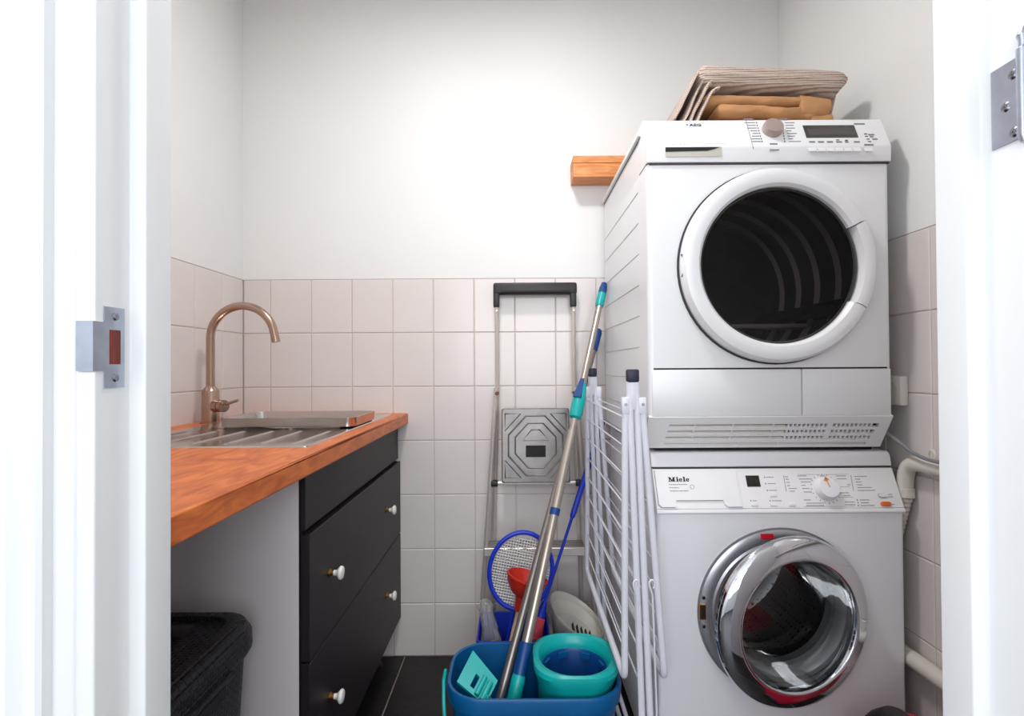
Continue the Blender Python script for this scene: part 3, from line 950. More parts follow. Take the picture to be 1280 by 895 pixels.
marks = [(957, 967, 596.5), (960, 970, 604.5), (961, 971, 613), (941, 946, 626), (965, 977, 626), (981, 985, 596), (982, 986, 599), (983, 987, 603), (984, 988, 607), (986, 996, 610.5), (987, 994, 614),
         (997, 1008, 595), (999, 1015, 598.8), (1001, 1014, 602.5), (1002, 1007, 606.5), (1003, 1012, 610.5), (1005, 1015, 615), (1005, 1013, 625), (1008, 1030, 629), (1008, 1030, 632), (1025, 1031, 595), (1045, 1057, 595), (1046, 1058, 598.5), (1059, 1063, 606), (1050, 1061, 616), (1055, 1063, 619.5), (1056, 1068, 627.5), (1056, 1069, 631),
         (1068, 1083, 595.5), (1069, 1075, 599), (1070, 1077, 602.5), (1071, 1078, 606), (1072, 1090, 609.5), (1072, 1094, 613), (1075, 1087, 625), (1076, 1086, 628.5), (1076, 1093, 632), (1112, 1118, 630.5), (1110, 1115, 618), (1110, 1116, 621)]
for (x0, x1, y) in marks:
    u0, v0 = on(WP, x0, y); u1, _ = on(WP, x1, y)
    x = u0
    while x < u1 - .0005:
        wd = random.uniform(.002, .005)
        b.box(x, min(x + wd, u1), v0 - .0008, v0 + .0008, 0, .0005)
        x += wd + .0009
for (x, y) in ((955.5, 596.5), (957, 604.5), (959, 613), (938.5, 626), (962.5, 626), (1071.5, 625), (1072.5, 628.5), (1073, 632)):
    u0, v0 = on(WP, x, y)
    b.box(u0 - .0012, u0 + .0012, v0 - .0015, v0 + .0015, 0, .0006)
for (x0, y0, y1) in ((979, 594, 614.5), (1063, 594, 613.5)):
    u0, v0 = on(WP, x0, y0); u1, v1 = on(WP, x0 + 3.5, y1)
    b.add([(u0, v0, .0005), (u0 + .0012, v0, .0005), (u1 + .0012, v1, .0005), (u1, v1, .0005)], [(0, 1, 2, 3)])
for (x0, x1, y) in ((997, 1060, 593.3), (1005, 1068, 633.3), (1050, 1062, 608.5), (1052, 1066, 621.5)):
    u0, v0 = on(WP, x0, y); u1, _ = on(WP, x1, y)
    b.box(u0, u1, v0 - .0003, v0 + .0003, 0, .0004)
tag(b.build('scale_print', 'greyink', wm, False), kind='stuff')
for (x, y) in ((966, 618.5), (943, 630.5), (967, 630.5), (990, 630.5)):
    u0, v0 = on(WP, x, y)
    B(WP).box(u0 - .0085, u0 + .0085, v0 - .0042, v0 + .0042, -.001, .003, .0015).build('button', 'white2', wm)
u0, v0 = on(WP, 1103, 619.5)
B(WP).loft([rrect(u0, v0, z, hx, hy, .004) for z, hx, hy in ((-.001, .0095, .0042), (.003, .0095, .0042), (.0036, .0088, .0035))]).build('door_button', 'white2', wm)
B(WP).loft([rrect(u0, v0, z, .0108, .0053, .005) for z in (-.001, .0004)]).build('button_rim', 'seamlight', wm)
u0, v0 = on(WP, 1107, 630)
B(WP).loft([rrect(u0, v0, z, hx, hy, .0052) for z, hx, hy in ((-.001, .0125, .0054), (.003, .0125, .0054), (.0040, .011, .004))]).build('power_button', 'orangebtn', wm)
# silver port ring, gasket, drum
B().lathe([(.148, .030), (.150, .004), (.154, -.006), (.163, -.009), (.168, -.006), (.176, -.011), (.190, -.010), (.197, -.006), (.1985, 0)], (wcx, WY0, wcz), 'y', 72).build('port_ring', 'silver', wm)
B().lathe([(.198, .001), (.201, .001), (.201, -.0035), (.198, -.0035)], (wcx, WY0, wcz), 'y', 72).build('port_rim', 'greyink', wm)
B().lathe([(.149, .026), (.146, .03), (.142, .035), (.150, .045), (.144, .06), (.156, .07), (.165, .075)], (wcx, WY0, wcz), 'y', 64).build('gasket', 'gasket', wm)
B().lathe([(.158, .075), (.235, .08), (.238, .12), (.238, .44), (.20, .46), (0, .465)], (wcx, WY0, wcz), 'y', 64).build('drum', 'drum', wm)
for k in range(3):
    an = math.radians(150 + 120 * k)
    ru, rv = V3((math.cos(an), 0, math.sin(an))), V3((-math.sin(an), 0, math.cos(an)))
    c = V3((wcx, 0, wcz))
    rings = []
    for (rr_, ww) in ((.24, .045), (.21, .03), (.19, .012)):
        rings.append([c + ru * rr_ + rv * sx * ww + V3((0, WY0 + yy, 0)) for sx, yy in ((-1, .10), (1, .10), (1, .44), (-1, .44))])
    B().loft(rings).build('drum_paddle', 'paddle', wm)
# lock plate and label on the port ring
p = atY(878.5, 765, WY0 - .011)
lk = B().box(p.x - .0075, p.x + .0075, WY0 - .0125, WY0 - .008, p.z - .018, p.z + .018, .001, 1).build('lock_plate', 'brass', wm, False)
B().box(p.x - .003, p.x + .003, WY0 - .0128, WY0 - .012, p.z - .011, p.z + .011).build('lock_hole', 'dark', lk, False)
for dz in (-.034, .034):
    B().lathe([(0, -.0135), (.004, -.0135), (.0045, -.010)], (p.x + .002, WY0, p.z + dz), 'y', 12).build('screw', 'screw', wm)
p = atY(960, 671, WY0 - .0115)
B().box(p.x - .017, p.x + .013, WY0 - .0122, WY0 - .0095, p.z - .006, p.z + .007).build('red_label', 'redlabel', wm, False)
# door standing ajar on its right-hand hinge
ANG = math.radians(10.5)
hgx, hgy = wcx + wR, WY0 - .014
du = V3((math.cos(ANG), math.sin(ANG), 0))            # from left to the hinge
dn = V3((math.sin(ANG), -math.cos(ANG), 0))           # outward
DF = Fr(V3((hgx, hgy, wcz)) - du * wR, du, (0, 0, 1), dn)
door = B(DF).lathe([(.146, .004), (.146, .022), (.149, .0265), (.156, .0270), (.170, .0235), (.184, .0175), (.192, .0115), (.1965, .004), (.197, 0)], (0, 0, 0), 'z', 96).build('door', 'chrome', wm, angle=60)
B(DF).lathe([(.1965, .001), (.192, -.008), (.170, -.010), (.155, -.010), (.146, .004)], (0, 0, 0), 'z', 72).build('door_back', 'blackgloss', door)
B(DF).lathe([(.1465, .020), (.1455, .010), (.143, -.02), (.137, -.05), (.126, -.085), (.118, -.097), (.10, -.104), (.05, -.108), (0, -.109)], (0, 0, 0), 'z', 72).build('glass_bowl', 'clear', door)
B(DF).box(.170, .196, -.06, .06, -.011, -.003, .003).build('hinge', 'chrome', door)

# ================================================================ WORKTOP, CABINET, SINK, TAP
wt = B()
WTX, WTZ0, WTZ = -0.397, .848, .886
hole = (-.905, -.452, 1.10, 1.81)
o = [(XL, YF + .001), (WTX, YF + .001), (WTX, YB), (XL, YB)]
h = [(hole[0], hole[2]), (hole[1], hole[2]), (hole[1], hole[3]), (hole[0], hole[3])]
vs = [(x, y, z) for z in (WTZ, WTZ0) for x, y in o + h]
fs = []
for i in range(4):
    j = (i + 1) % 4
    fs += [(i, j, 4 + j, 4 + i), (8 + i, 8 + j, 12 + j, 12 + i), (i, j, 8 + j, 8 + i), (4 + i, 4 + j, 12 + j, 12 + i)]
bm = bmesh.new()
bvs = [bm.verts.new(p) for p in vs]
for f in fs: bm.faces.new([bvs[i] for i in f])
bm.edges.ensure_lookup_table()
sel = [e for e in bm.edges if all(abs(v.co.x - WTX) < 1e-6 for v in e.verts) and abs(e.verts[0].co.y - e.verts[1].co.y) > .1]
bmesh.ops.bevel(bm, geom=sel, offset=.004, segments=3, profile=.5, affect='EDGES')
bm.verts.ensure_lookup_table()
bm.verts.index_update()
wt.add([v.co.copy() for v in bm.verts], [[v.index for v in f.verts] for f in bm.faces])
bm.free()
tag(wt.build('worktop', 'worktop', None, False, ((XL + WTX) / 2, 1.2, WTZ0)), 'orange brown solid wood worktop along the tiled wall holding the sink', 'worktop')

CX0, CX1, CY0, CY1 = XL + .004, -.4445, 1.046, 1.872
cb = thing('drawer_cabinet', 'charcoal base cabinet with white knob drawers under the wooden worktop', 'cabinet', ((CX0 + CX1) / 2, (CY0 + CY1) / 2, 0))
B().box(CX0, CX1, CY0, CY0 + .016, .001, WTZ0 - .001).build('side_panel', 'panel', cb, False)
bd = B().box(CX0, CX1 - .002, CY0 + .017, CY0 + .033, .14, WTZ0 - .001).box(CX0, CX1 - .002, CY1 - .016, CY1, .14, WTZ0 - .001)
bd.box(CX0, CX1 - .002, CY0 + .033, CY1 - .016, .14, .156).box(CX0, CX0 + .006, CY0 + .033, CY1 - .016, .156, WTZ0 - .001)
bd.box(CX1 - .02, CX1 - .002, CY0 + .033, CY1 - .016, .70, .726)
bd.build('carcass', 'carcass', cb, False)
B().box(CX1, CX1 + .012, CY0 + .004, CY1, .722, WTZ0 - .003, .001, 1).build('fascia', 'charcoal', cb, False)
B().box(CX1, CX1 + .002, CY0, CY0 + .012, .15, WTZ0 - .001).build('edge_strip', 'carcass', cb, False)
for (z0, z1, kz) in ((.4525, .712, .590), (.145, .4490, .312)):
    d_ = B().box(CX1 - .001, CX1 + .0195, CY0 + .006, CY1 + .003, z0, z1, .0015, 1).build('drawer', 'charcoal', cb, False)
    for ky in (1.165, 1.672):
        fx_ = CX1 + .0195
        B().lathe([(.0085, 0), (.0085, .002), (.0055, .004), (.0055, .010), (.007, .011)], (fx_, ky, kz), 'x', 20).build('knob_collar', 'brass', d_)
        B().lathe([(.0065, .010), (.0060, .013), (.0075, .017), (.0125, .021), (.0150, .024), (.0150, .027), (.0125, .030), (.006, .0315), (0, .032)], (fx_, ky, kz), 'x', 24).build('knob', 'porcelain', d_)
for (x, y) in ((CX1 - .06, CY0 + .06), (CX1 - .06, CY1 - .06), (CX0 + .06, CY0 + .06), (CX0 + .06, CY1 - .06)):
    B().lathe([(0, 0), (.026, 0), (.026, .01), (.015, .016), (.015, .11), (.022, .14)], (x, y, 0), 'z', 16).build('foot', 'blackplastic', cb)

# sink: flange, drainer with ribs, bowl
SX0, SX1, SY0, SY1, SZ = -.915, -.442, 1.086, 1.825, .8862
bx = (-.800, -.485, 1.37, 1.755)
sk = thing('kitchen_sink', 'stainless steel inset sink with ribbed drainer let into the wooden worktop', 'sink', ((SX0 + SX1) / 2, (SY0 + SY1) / 2, WTZ))
cx, cy = (bx[0] + bx[1]) / 2, (bx[2] + bx[3]) / 2
hx, hy = (bx[1] - bx[0]) / 2, (bx[3] - bx[2]) / 2
b = B()
outer = rrect((SX0 + SX1) / 2, (SY0 + SY1) / 2, SZ, (SX1 - SX0) / 2, (SY1 - SY0) / 2, .012)
top = [p + V3((0, 0, .003)) for p in rrect((SX0 + SX1) / 2, (SY0 + SY1) / 2, SZ, (SX1 - SX0) / 2 - .002, (SY1 - SY0) / 2 - .002, .011)]
b.loft([outer, top, rrect(cx, cy, SZ + .003, hx + .006, hy + .006, .05), rrect(cx, cy, SZ + .001, hx, hy, .045), rrect(cx, cy, .80, hx - .006, hy - .006, .045),
        rrect(cx, cy, .745, hx - .012, hy - .012, .045), rrect(cx, cy, .732, hx - .035, hy - .035, .03), rrect(cx, cy, .730, .02, .02, .019)], False, True)
b.build('basin', 'steel', sk, angle=30)
for k in range(6):
    x = -.86 + .075 * k
    B().loft([[V3((x - .005, 1.115, SZ + .003)), V3((x + .005, 1.115, SZ + .003)), V3((x, 1.125, SZ + .0055))], [V3((x - .005, 1.34, SZ + .003)), V3((x + .005, 1.34, SZ + .003)), V3((x, 1.33, SZ + .0055))]]).build('drainer_rib', 'steel', sk, False)
B().lathe([(.036, 0), (.036, .003), (.03, .003), (.026, .001), (0, .001)], (cx, cy, .731), 'z', 24).build('drain', 'steel', sk)
# tray lying across the basin
tx0, tx1, ty0, ty1 = -.818, -.441, 1.398, 1.622
tcx, tcy, thx, thy = (tx0 + tx1) / 2, (ty0 + ty1) / 2, (tx1 - tx0) / 2, (ty1 - ty0) / 2
tz = SZ + .0032
rings = [rrect(tcx, tcy, tz, thx - .008, thy - .008, .03), rrect(tcx, tcy, tz + .004, thx - .002, thy - .002, .028), rrect(tcx, tcy, tz + .026, thx - .001, thy - .001, .026), rrect(tcx, tcy, tz + .0285, thx, thy, .026),
         rrect(tcx, tcy, tz + .0285, thx - .005, thy - .005, .022), rrect(tcx, tcy, tz + .024, thx - .006, thy - .006, .022), rrect(tcx, tcy, tz + .003, thx - .01, thy - .01, .022)]
tag(B().loft(rings).build('dish_tray', 'steel', None, True, (tcx, tcy, tz), 50), 'shallow stainless steel tray lying across the sink bowl', 'tray')
# tap
tpx, tpy, tpz = -.940, 1.575, WTZ
tp = thing('kitchen_tap', 'brushed metal swan neck tap with side lever standing behind the sink', 'tap', (tpx, tpy, tpz))
B().lathe([(0, 0), (.0275, 0), (.0275, .004), (.0242, .006), (.0242, .098), (.0225, .102), (.0135, .113), (0, .113)], (tpx, tpy, tpz), 'z', 32).build('base', 'brushed', tp)
fr = Fr((tpx, tpy, tpz), (1, 0, 0), (0, 0, 1), (0, -1, 0))
pts = [fr(0, .11), fr(0, .18), fr(0, .262)] + arc_pts((.0985, .262), .0985, PI, .14, 20, fr)[1:]
e = pts[-1] + (pts[-1] - pts[-2]).normalized() * .028
B().tube(pts + [e], .0122, 18).build('spout', 'brushed', tp)
lv = V3((.92, -.39, 0)).normalized()
c = V3((tpx, tpy, tpz + .054))
hb = B().tube([c + lv * .022, c + lv * .044], .0185, 24).tube([c + lv * .0445, c + lv * .0465], .0165, 20).tube([c + lv * .047, c + lv * .060], .0185, 24).build('valve', 'brushed', tp)
q = c + lv * .058 + V3((0, 0, .004))
B().tube([q, q + V3((.050, -.012, .014))], .0042, 12).build('lever', 'brushed', tp)

# ================================================================ HAMPER
hm = thing('laundry_hamper', 'black woven plastic laundry hamper with lid under the worktop', 'laundry hamper', (-.70, .795, 0))
hcx, hcy = -.706, .795
hX, hY = .222, .19
B().loft([rrect(hcx, hcy, .001, hX - .035, hY - .035, .05), rrect(hcx, hcy, .30, hX - .022, hY - .02, .055), rrect(hcx, hcy, .545, hX - .010, hY - .008, .06)]).build('basket', 'hamper', hm)
B().loft([rrect(hcx, hcy, .535, hX - .006, hY - .004, .06), rrect(hcx, hcy, .548, hX + .001, hY + .001, .062), rrect(hcx, hcy, .575, hX, hY, .062), rrect(hcx, hcy, .592, hX - .008, hY - .008, .06), rrect(hcx, hcy, .598, hX - .022, hY - .022, .05), rrect(hcx, hcy, .597, hX - .036, hY - .036, .04), rrect(hcx, hcy, .590, hX - .040, hY - .040, .04), rrect(hcx, hcy, .592, hX - .1, hY - .1, .04)]).build('lid', 'hamper', hm)
B().box(hcx - .12, hcx + .13, hcy + .085, hcy + .125, .588, .597, .003).build('lid_bar', 'hamperplain', hm)
B().box(hcx + hX - .012, hcx + hX + .0015, hcy - .10, hcy + .06, .508, .530, .004).build('handle_slot', 'dark', hm)
B().tube([V3((hcx + hX - .004, hcy - .12, .536)), V3((hcx + hX - .001, hcy + .08, .536))], .005, 8).build('handle_rim', 'hamperplain', hm)

# ================================================================ WALL SHELF
sh = thing('wall_shelf', 'short thick orange wooden shelf fixed to the wall beside the dryer', 'shelf', (.36, YB, 1.719))
B().box(.2045, .53, 1.789, YB - .001, 1.768, 1.793, .0012, 1).build('top_board', 'shelfwood', sh, False)
B().box(.2055, .53, 1.790, YB - .001, 1.719, 1.7672, .0012, 1).build('lower_board', 'shelfwood', sh, False)

# ================================================================ STEP LADDER
ld = thing('step_ladder', 'folded aluminium step ladder with black handle leaning against the tiled wall', 'step ladder', (.07, 1.72, 0))
yT = 1.838
zT, zk = 1.352, .968
xl, xr = (621.3 - 645) * yT / 640, (717.3 - 645) * yT / 640
def rail(pts, rx, ry, name, m, parent=ld):
    """flat oval tube"""
    rings = []
    for p in pts:
        p = V3(p)
        rings.append([p + V3((rx * math.cos(2 * PI * k / 12), ry * math.sin(2 * PI * k / 12), 0)) for k in range(12)])
    return B().loft(rings).build(name, m, parent)
for s, x in ((-1, xl), (1, xr)):
    # upper upright continues behind as the rear leg
    rail([(x + s * .028, 1.858, 0), (x + s * .012, 1.856, .60), (x, 1.846, zk), (x, yT, zT - .06)], .0075, .010, 'rear_leg', 'alu')
    xf = x + s * .070
    f_ = rail([(xf, 1.748, .001), (x + s * .003, 1.822, zk + .01)], .0085, .012, 'front_leg', 'alu')
    B().tube([(x + s * .0, 1.80, zk - .008), (x + s * .0, 1.86, zk - .008)], .007, 10).build('rivet', 'rust', ld)
    B().lathe([(0, 0), (.014, 0), (.014, .03), (.010, .032)], (xf, 1.748, 0), 'z', 14).build('foot', 'blackplastic', ld)
    B().tube([(x, yT - .014, zT - .098), (x, yT, zT - .098)], .0035, 8).build('screw', 'screw', ld)
    B().box(x + s * .010 - .012, x + s * .010 + .012, 1.785, 1.812, .636, .656, .003).build('bracket', 'blackplastic', ld)
hb = B()
hb.box(xl - .012, xr + .012, yT - .014, yT + .016, zT - .040, zT + .003, .008, 3)
for x in (xl, xr):
    hb.box(x - .012, x + .010, yT - .013, yT + .015, zT - .085, zT - .006, .005, 2)
hd = hb.build('handle', 'blackplastic', ld)
B().box(xl + .014, xr - .014, yT - .0155, yT - .012, zT - .034, zT - .027, .001, 1).build('handle_groove', 'dark', hd, False)
# platform folded upright with pressed pattern
pa, pc = atY(627, 510.5, 1.80), atY(712.5, 603, 1.785)
pcx, pcz, phx, phz = (pa.x + pc.x) / 2, (pa.z + pc.z) / 2, (pc.x - pa.x) / 2, (pa.z - pc.z) / 2
PL = Fr((pcx, 1.787, pcz), (1, 0, 0), (0, .06, 1), (0, -1, .06))
pl = B(PL).loft([rrect(0, 0, z, phx - d, phz - d, .008) for z, d in ((-.025, .0), (-.003, 0), (0, .003))]).build('platform', 'alustep', ld)
def ridge(poly, r=.0022, name='pressed_ridge', closed=True):
    B(PL).tube([(a * phx, b_ * phz, 0) for a, b_ in poly], r, 8, closed).build(name, 'alustep', pl)
def octo(h, c): return [(-h, c), (-h, -c), (-c, -h), (c, -h), (h, -c), (h, c), (c, h), (-c, h)]
ridge(octo(.80, .28), .003)
ridge(octo(.60, .22), .0028)
for sx in (-1, 1):
    for sy in (-1, 1):
        ridge([(sx * .90, sy * .86), (sx * .44, sy * .86), (sx * .90, sy * .40)], .0026)
ridge([(-.38, .14), (.38, .14), (.12, .42), (-.12, .42)], .0026)
B(PL).box(-.29 * phx, .29 * phx, -.31 * phz, .0 * phz, 0, .0028).build('badge', 'dark', pl, False)
B().tube([(xl - .025, 1.80, .646), (xr + .025, 1.80, .646)], .007, 10).build('cross_bar', 'alu', ld)
# lower tread
ta = atY(606, 690, 1.760)
tb = atY(735, 690, 1.760)
tz = ta.z + .012
tr = B().box(ta.x + .006, tb.x - .006, 1.762, 1.838, tz - .004, tz, .001, 1).box(ta.x - .002, tb.x + .002, 1.757, 1.763, tz - .026, tz + .001, .0015, 1).build('tread', 'alu', ld, False)
for k in range(6):
    B().box(ta.x + .01, tb.x - .01, 1.768 + .012 * k, 1.772 + .012 * k, tz, tz + .002).build('tread_rib', 'alustep', tr, False)

# ================================================================ MOPS
def along(p, q, t): return V3(p) * (1 - t) + V3(q) * t
p0, p1 = V3((-.027, 1.285, .150)), V3((.308, 1.80, 1.325))
mp_ = thing('spin_mop', 'metal mop pole with teal grip and blue teal foot standing in the bucket', 'mop', p0)
B().tube([along(p0, p1, .13), along(p0, p1, .60)], .0135, 16).build('lower_pole', 'pole', mp_)
B().tube([along(p0, p1, .58), along(p0, p1, .955)], .0108, 16).build('upper_pole', 'pole', mp_)
B().tube([along(p0, p1, .402), along(p0, p1, .417)], .0148, 16).build('band', 'navy', mp_)
tg = B().tube([along(p0, p1, t) for t in (.628, .633, .643, .67, .70, .722)], [.010, .0185, .021, .021, .018, .0125], 18).build('grip_collar', 'teal', mp_)
ax = (p1 - p0).normalized()
n_ = V3((-.5, -1, .3)); n_ = (n_ - ax * n_.dot(ax)).normalized()
sd = ax.cross(n_)
B(Fr(along(p0, p1, .688), sd, ax, n_)).loft([[V3((-.013, -.012, h)), V3((.013, -.012, h)), V3((.006, .06, h * .4)), V3((-.006, .06, h * .4))] for h in (.005, .026)]).build('locking_lever', 'navy', tg, False)
B().tube([along(p0, p1, t) for t in (.945, .95, .985)], [.0135, .0148, .0148], 16).build('end_cap', 'teal', mp_)
B().tube([along(p0, p1, t) for t in (.983, 1.0, 1.018, 1.022)], [.0145, .0142, .010, .003], 16).build('hanger', 'navy', mp_)
B().tube([along(p0, p1, t) for t in (.085, .145, .15)], [.0165, .0158, .0135], 16).build('socket', 'navy', mp_)
B().tube([along(p0, p1, t) for t in (-.01, .0, .085, .092)], [.012, .019, .018, .0165], 16).build('foot_joint', 'teal', mp_)
q0, q1 = V3((-.064, 1.300, .150)), V3((.300, 1.852, 1.185))
m2 = thing('flat_mop', 'grey mop pole with teal folding flat head standing in the bucket', 'mop', q0)
B().tube([along(q0, q1, 0), along(q0, q1, .93)], .0112, 16).build('pole', 'pole2', m2)
B().tube([along(q0, q1, t) for t in (.925, .93, .99, 1.0)], [.011, .0145, .0145, .010], 16).build('end_cap', 'navy', m2)
# folded plate seen at the left of the bucket
c0, c1, c2, c3 = atY(591, 814, 1.345), atY(571, 853, 1.27), atY(607, 880, 1.225), atY(622, 852, 1.285)
pn = (c3 - c0).cross(c1 - c0).normalized()
if pn.y > 0: pn = -pn
FP = Fr(c0, (c3 - c0), (c1 - c0) - (c3 - c0).normalized() * (c1 - c0).dot((c3 - c0).normalized()), pn)
def uv(p): q = p - c0; return q.dot(FP.u), q.dot(FP.v)
quad4 = [uv(c) for c in (c0, c1, c2, c3)]
def bil(s, t):
    a = V3(quad4[0]).to_2d() * (1 - s) * (1 - t) + V3(quad4[3]).to_2d() * s * (1 - t) + V3(quad4[1]).to_2d() * (1 - s) * t + V3(quad4[2]).to_2d() * s * t if False else None
    A, Bq, Cq, D = quad4
    x = A[0] * (1 - s) * (1 - t) + D[0] * s * (1 - t) + Bq[0] * (1 - s) * t + Cq[0] * s * t
    y = A[1] * (1 - s) * (1 - t) + D[1] * s * (1 - t) + Bq[1] * (1 - s) * t + Cq[1] * s * t
    return x, y
hd = B()
gs, gt = [0, .38, .52, 1], [0, .42, .84, 1]
for i in range(3):
    for j in range(3):
        if i == 1 and j == 1: continue
        off_poly(hd, FP, [bil(gs[i], gt[j]), bil(gs[i + 1], gt[j]), bil(gs[i + 1], gt[j + 1]), bil(gs[i], gt[j + 1])], -.004, .004)
hdo = hd.build('mop_head', 'teal', m2, False)
a_, b_ = FP(*bil(.66, .30), .008), FP(*bil(.66, .95), .008)
B().tube([a_, b_], .006, 10).build('clip_bar', 'teal', hdo)
a_, b_ = FP(*bil(.86, .30), .010), FP(*bil(.86, .98), .010)
B().tube([a_, b_], .007, 10).build('clip_bar', 'teal', hdo)
B().tube([FP(*bil(.9, .85), .010), q0 + (q1 - q0) * .03], .010, 10).build('swivel', 'teal', m2)

# ================================================================ BUCKETS AND BITS BEHIND
bkx, bky = .040, 1.335
bk = thing('mop_bucket', 'blue oval mop bucket with teal round wringer on the dark floor', 'bucket', (bkx, bky, 0))
R_ = lambda z, hx, hy, r_: rrect(bkx, bky, z + (.008 if z > .2 else 0), hx, hy, r_ * .8, 8)
B().loft([R_(.001, .175, .095, .08), R_(.008, .183, .100, .085), R_(.225, .208, .118, .105), R_(.226, .216, .126, .112), R_(.258, .219, .129, .115), R_(.265, .216, .126, .112), R_(.264, .209, .119, .105), R_(.225, .203, .113, .10), R_(.02, .172, .09, .075)]).build('tub', 'blue', bk)
pts = [V3((bkx - .214, bky + .02, .215)), V3((bkx - .226, bky + .015, .235)), V3((bkx - .229, bky + .01, .262)), V3((bkx - .228, bky - .03, .262)), V3((bkx - .224, bky - .06, .225)), V3((bkx - .217, bky - .075, .15)), V3((bkx - .205, bky - .07, .08))]
B().tube(pts, .0048, 8).build('carry_handle', 'teal', bk)
wx, wy = .146, 1.330
n8 = 36
def blend(z, hx, hy, rc, t, rcirc):
    """rounded square blended with a circle"""
    sq = rrect(wx, wy, z, hx, hy, rc, 8)
    return [p * (1 - t) + V3((wx + rcirc * math.cos(math.atan2(p.y - wy, p.x - wx)), wy + rcirc * math.sin(math.atan2(p.y - wy, p.x - wx)), z)) * t for p in sq]
wrg = B().loft([blend(.12, .09, .09, .07, .6, .09), blend(.265, .100, .100, .072, .6, .098), blend(.278, .1035, .1025, .074, .3, .1), blend(.300, .107, .106, .074, 0, .1), blend(.310, .106, .104, .076, 0, .1), blend(.314, .100, .099, .078, .15, .1),
               blend(.311, .095, .094, .08, .6, .092), blend(.298, .09, .09, .08, 1, .0855), blend(.288, .09, .09, .08, 1, .083), blend(.280, .09, .09, .08, 1, .083)], True, False).build('wringer', 'teal', bk)
B().lathe([(.083, .282), (.080, .276), (.074, .22), (.060, .17), (.03, .16), (0, .16)], (wx, wy, 0), 'z', 40).build('spin_basket', 'navy', wrg)
for k in range(8):
    an = 2 * PI * k / 8 + .3
    u_ = V3((math.cos(an), math.sin(an), 0)); t_ = V3((-math.sin(an), math.cos(an), 0))
    c = V3((wx, wy, 0))
    B().loft([[c + u_ * (.0795 - d) + t_ * s_ + V3((0, 0, z)) for s_, d in ((-.014, 0), (.014, 0), (.014, .006), (-.014, .006))] for z in (.262, .276)]).build('basket_lug', 'blue', wrg)

bn = thing('storage_bin', 'open royal blue plastic bin behind the mop bucket', 'bin', (-.02, 1.57, 0))
n0 = lambda z, hx, hy: rrect(-.0125, 1.570, z, hx, hy, .012, 4)
B().loft([n0(.001, .095, .078), n0(.255, .105, .088), n0(.260, .108, .092), n0(.265, .107, .090), n0(.264, .103, .086), n0(.01, .092, .075)]).build('tub', 'binblue', bn)

# grey mop bucket with slanted rim and slotted sieve
gx, gy = .186, 1.615
def gring(z, r_, sl):
    return [V3((gx + r_ * math.cos(2 * PI * i / 36), gy + r_ * math.sin(2 * PI * i / 36), z - sl * (.55 * r_ * math.cos(2 * PI * i / 36) - .25 * r_ * math.sin(2 * PI * i / 36)))) for i in range(36)]
gb = thing('grey_bucket', 'light grey plastic bucket with slotted wringer sieve beside the drying rack', 'bucket', (gx, gy, 0))
B().loft([gring(.001, .060, 0), gring(.12, .070, .2), gring(.262, .081, 1), gring(.27, .084, 1), gring(.276, .083, 1), gring(.274, .081, 1), gring(.262, .078, 1), gring(.15, .068, .6), gring(.02, .055, 0)]).build('tub', 'greyplastic', gb)
B().loft([gring(.256, .078, 1), gring(.225, .06, .9), gring(.2255, .004, .9)], False, True).build('sieve', 'greyplastic', gb)
for k in range(5):
    x = gx - .012 + .0135 * k
    zz = .2262 - .9 * (.55 * (x - gx) + .0)
    B().box(x - .0035, x + .0035, gy - .032, gy + .034, zz - .012, zz + .0045).build('sieve_slot', 'dark', gb, False)

# plunger
pa_, pb_ = V3((-.070, 1.512, .03)), V3((.013, 1.532, .358))
pg = thing('plunger', 'upturned red rubber plunger with wooden handle in the blue bin', 'plunger', pa_)
B().tube([pa_, pb_], .0095, 12).build('handle', 'lightwood', pg)
ax = (pb_ - pa_).normalized()
e1 = ax.cross(V3((0, 1, 0))).normalized()
PF = Fr(pb_, e1, ax.cross(e1), ax)
B(PF).lathe([(0, -.03), (.016, -.03), (.019, 0), (.022, .012), (.040, .024), (.056, .048), (.061, .066), (.0625, .068), (.0625, .073), (.058, .074), (.052, .060), (.03, .035), (0, .03)], (0, 0, 0), 'z', 36).build('cup', 'red', pg)

# badminton racket
rc = atY(651, 713, 1.618)
rk = thing('badminton_racket', 'blue framed racket with white strings in front of the ladder', 'racket', (rc.x + .02, 1.62, .02))
tilt = math.radians(-12)
RF = Fr(rc, (math.cos(tilt), 0, math.sin(tilt)), (-math.sin(tilt), .10, math.cos(tilt)), (0, -1, .10))
ra, rb = .098, .117
B(RF).tube([(ra * math.cos(2 * PI * k / 56), rb * math.sin(2 * PI * k / 56), 0) for k in range(56)], .0075, 10, True).build('frame', 'blueplastic', rk)
sg = B(RF)
k = -.09
while k <= .09:
    h = rb * math.sqrt(max(0, 1 - (k / ra) ** 2))
    sg.tube([(k, -h, 0), (k, h, 0)], .0013, 4)
    k += .0085
k = -.11
while k <= .11:
    h = ra * math.sqrt(max(0, 1 - (k / rb) ** 2))
    sg.tube([(-h, k, 0), (h, k, 0)], .0013, 4)
    k += .0085
tag(sg.build('strings', 'whitestring', rk), kind='stuff')
B().tube([RF(0, -rb, 0), RF(0, -rb - .10, 0), RF(0, -rb - .105, 0), RF(0, -rb - .26, 0)], [.0045, .0045, .012, .012], 10).build('shaft', 'blueplastic', rk)

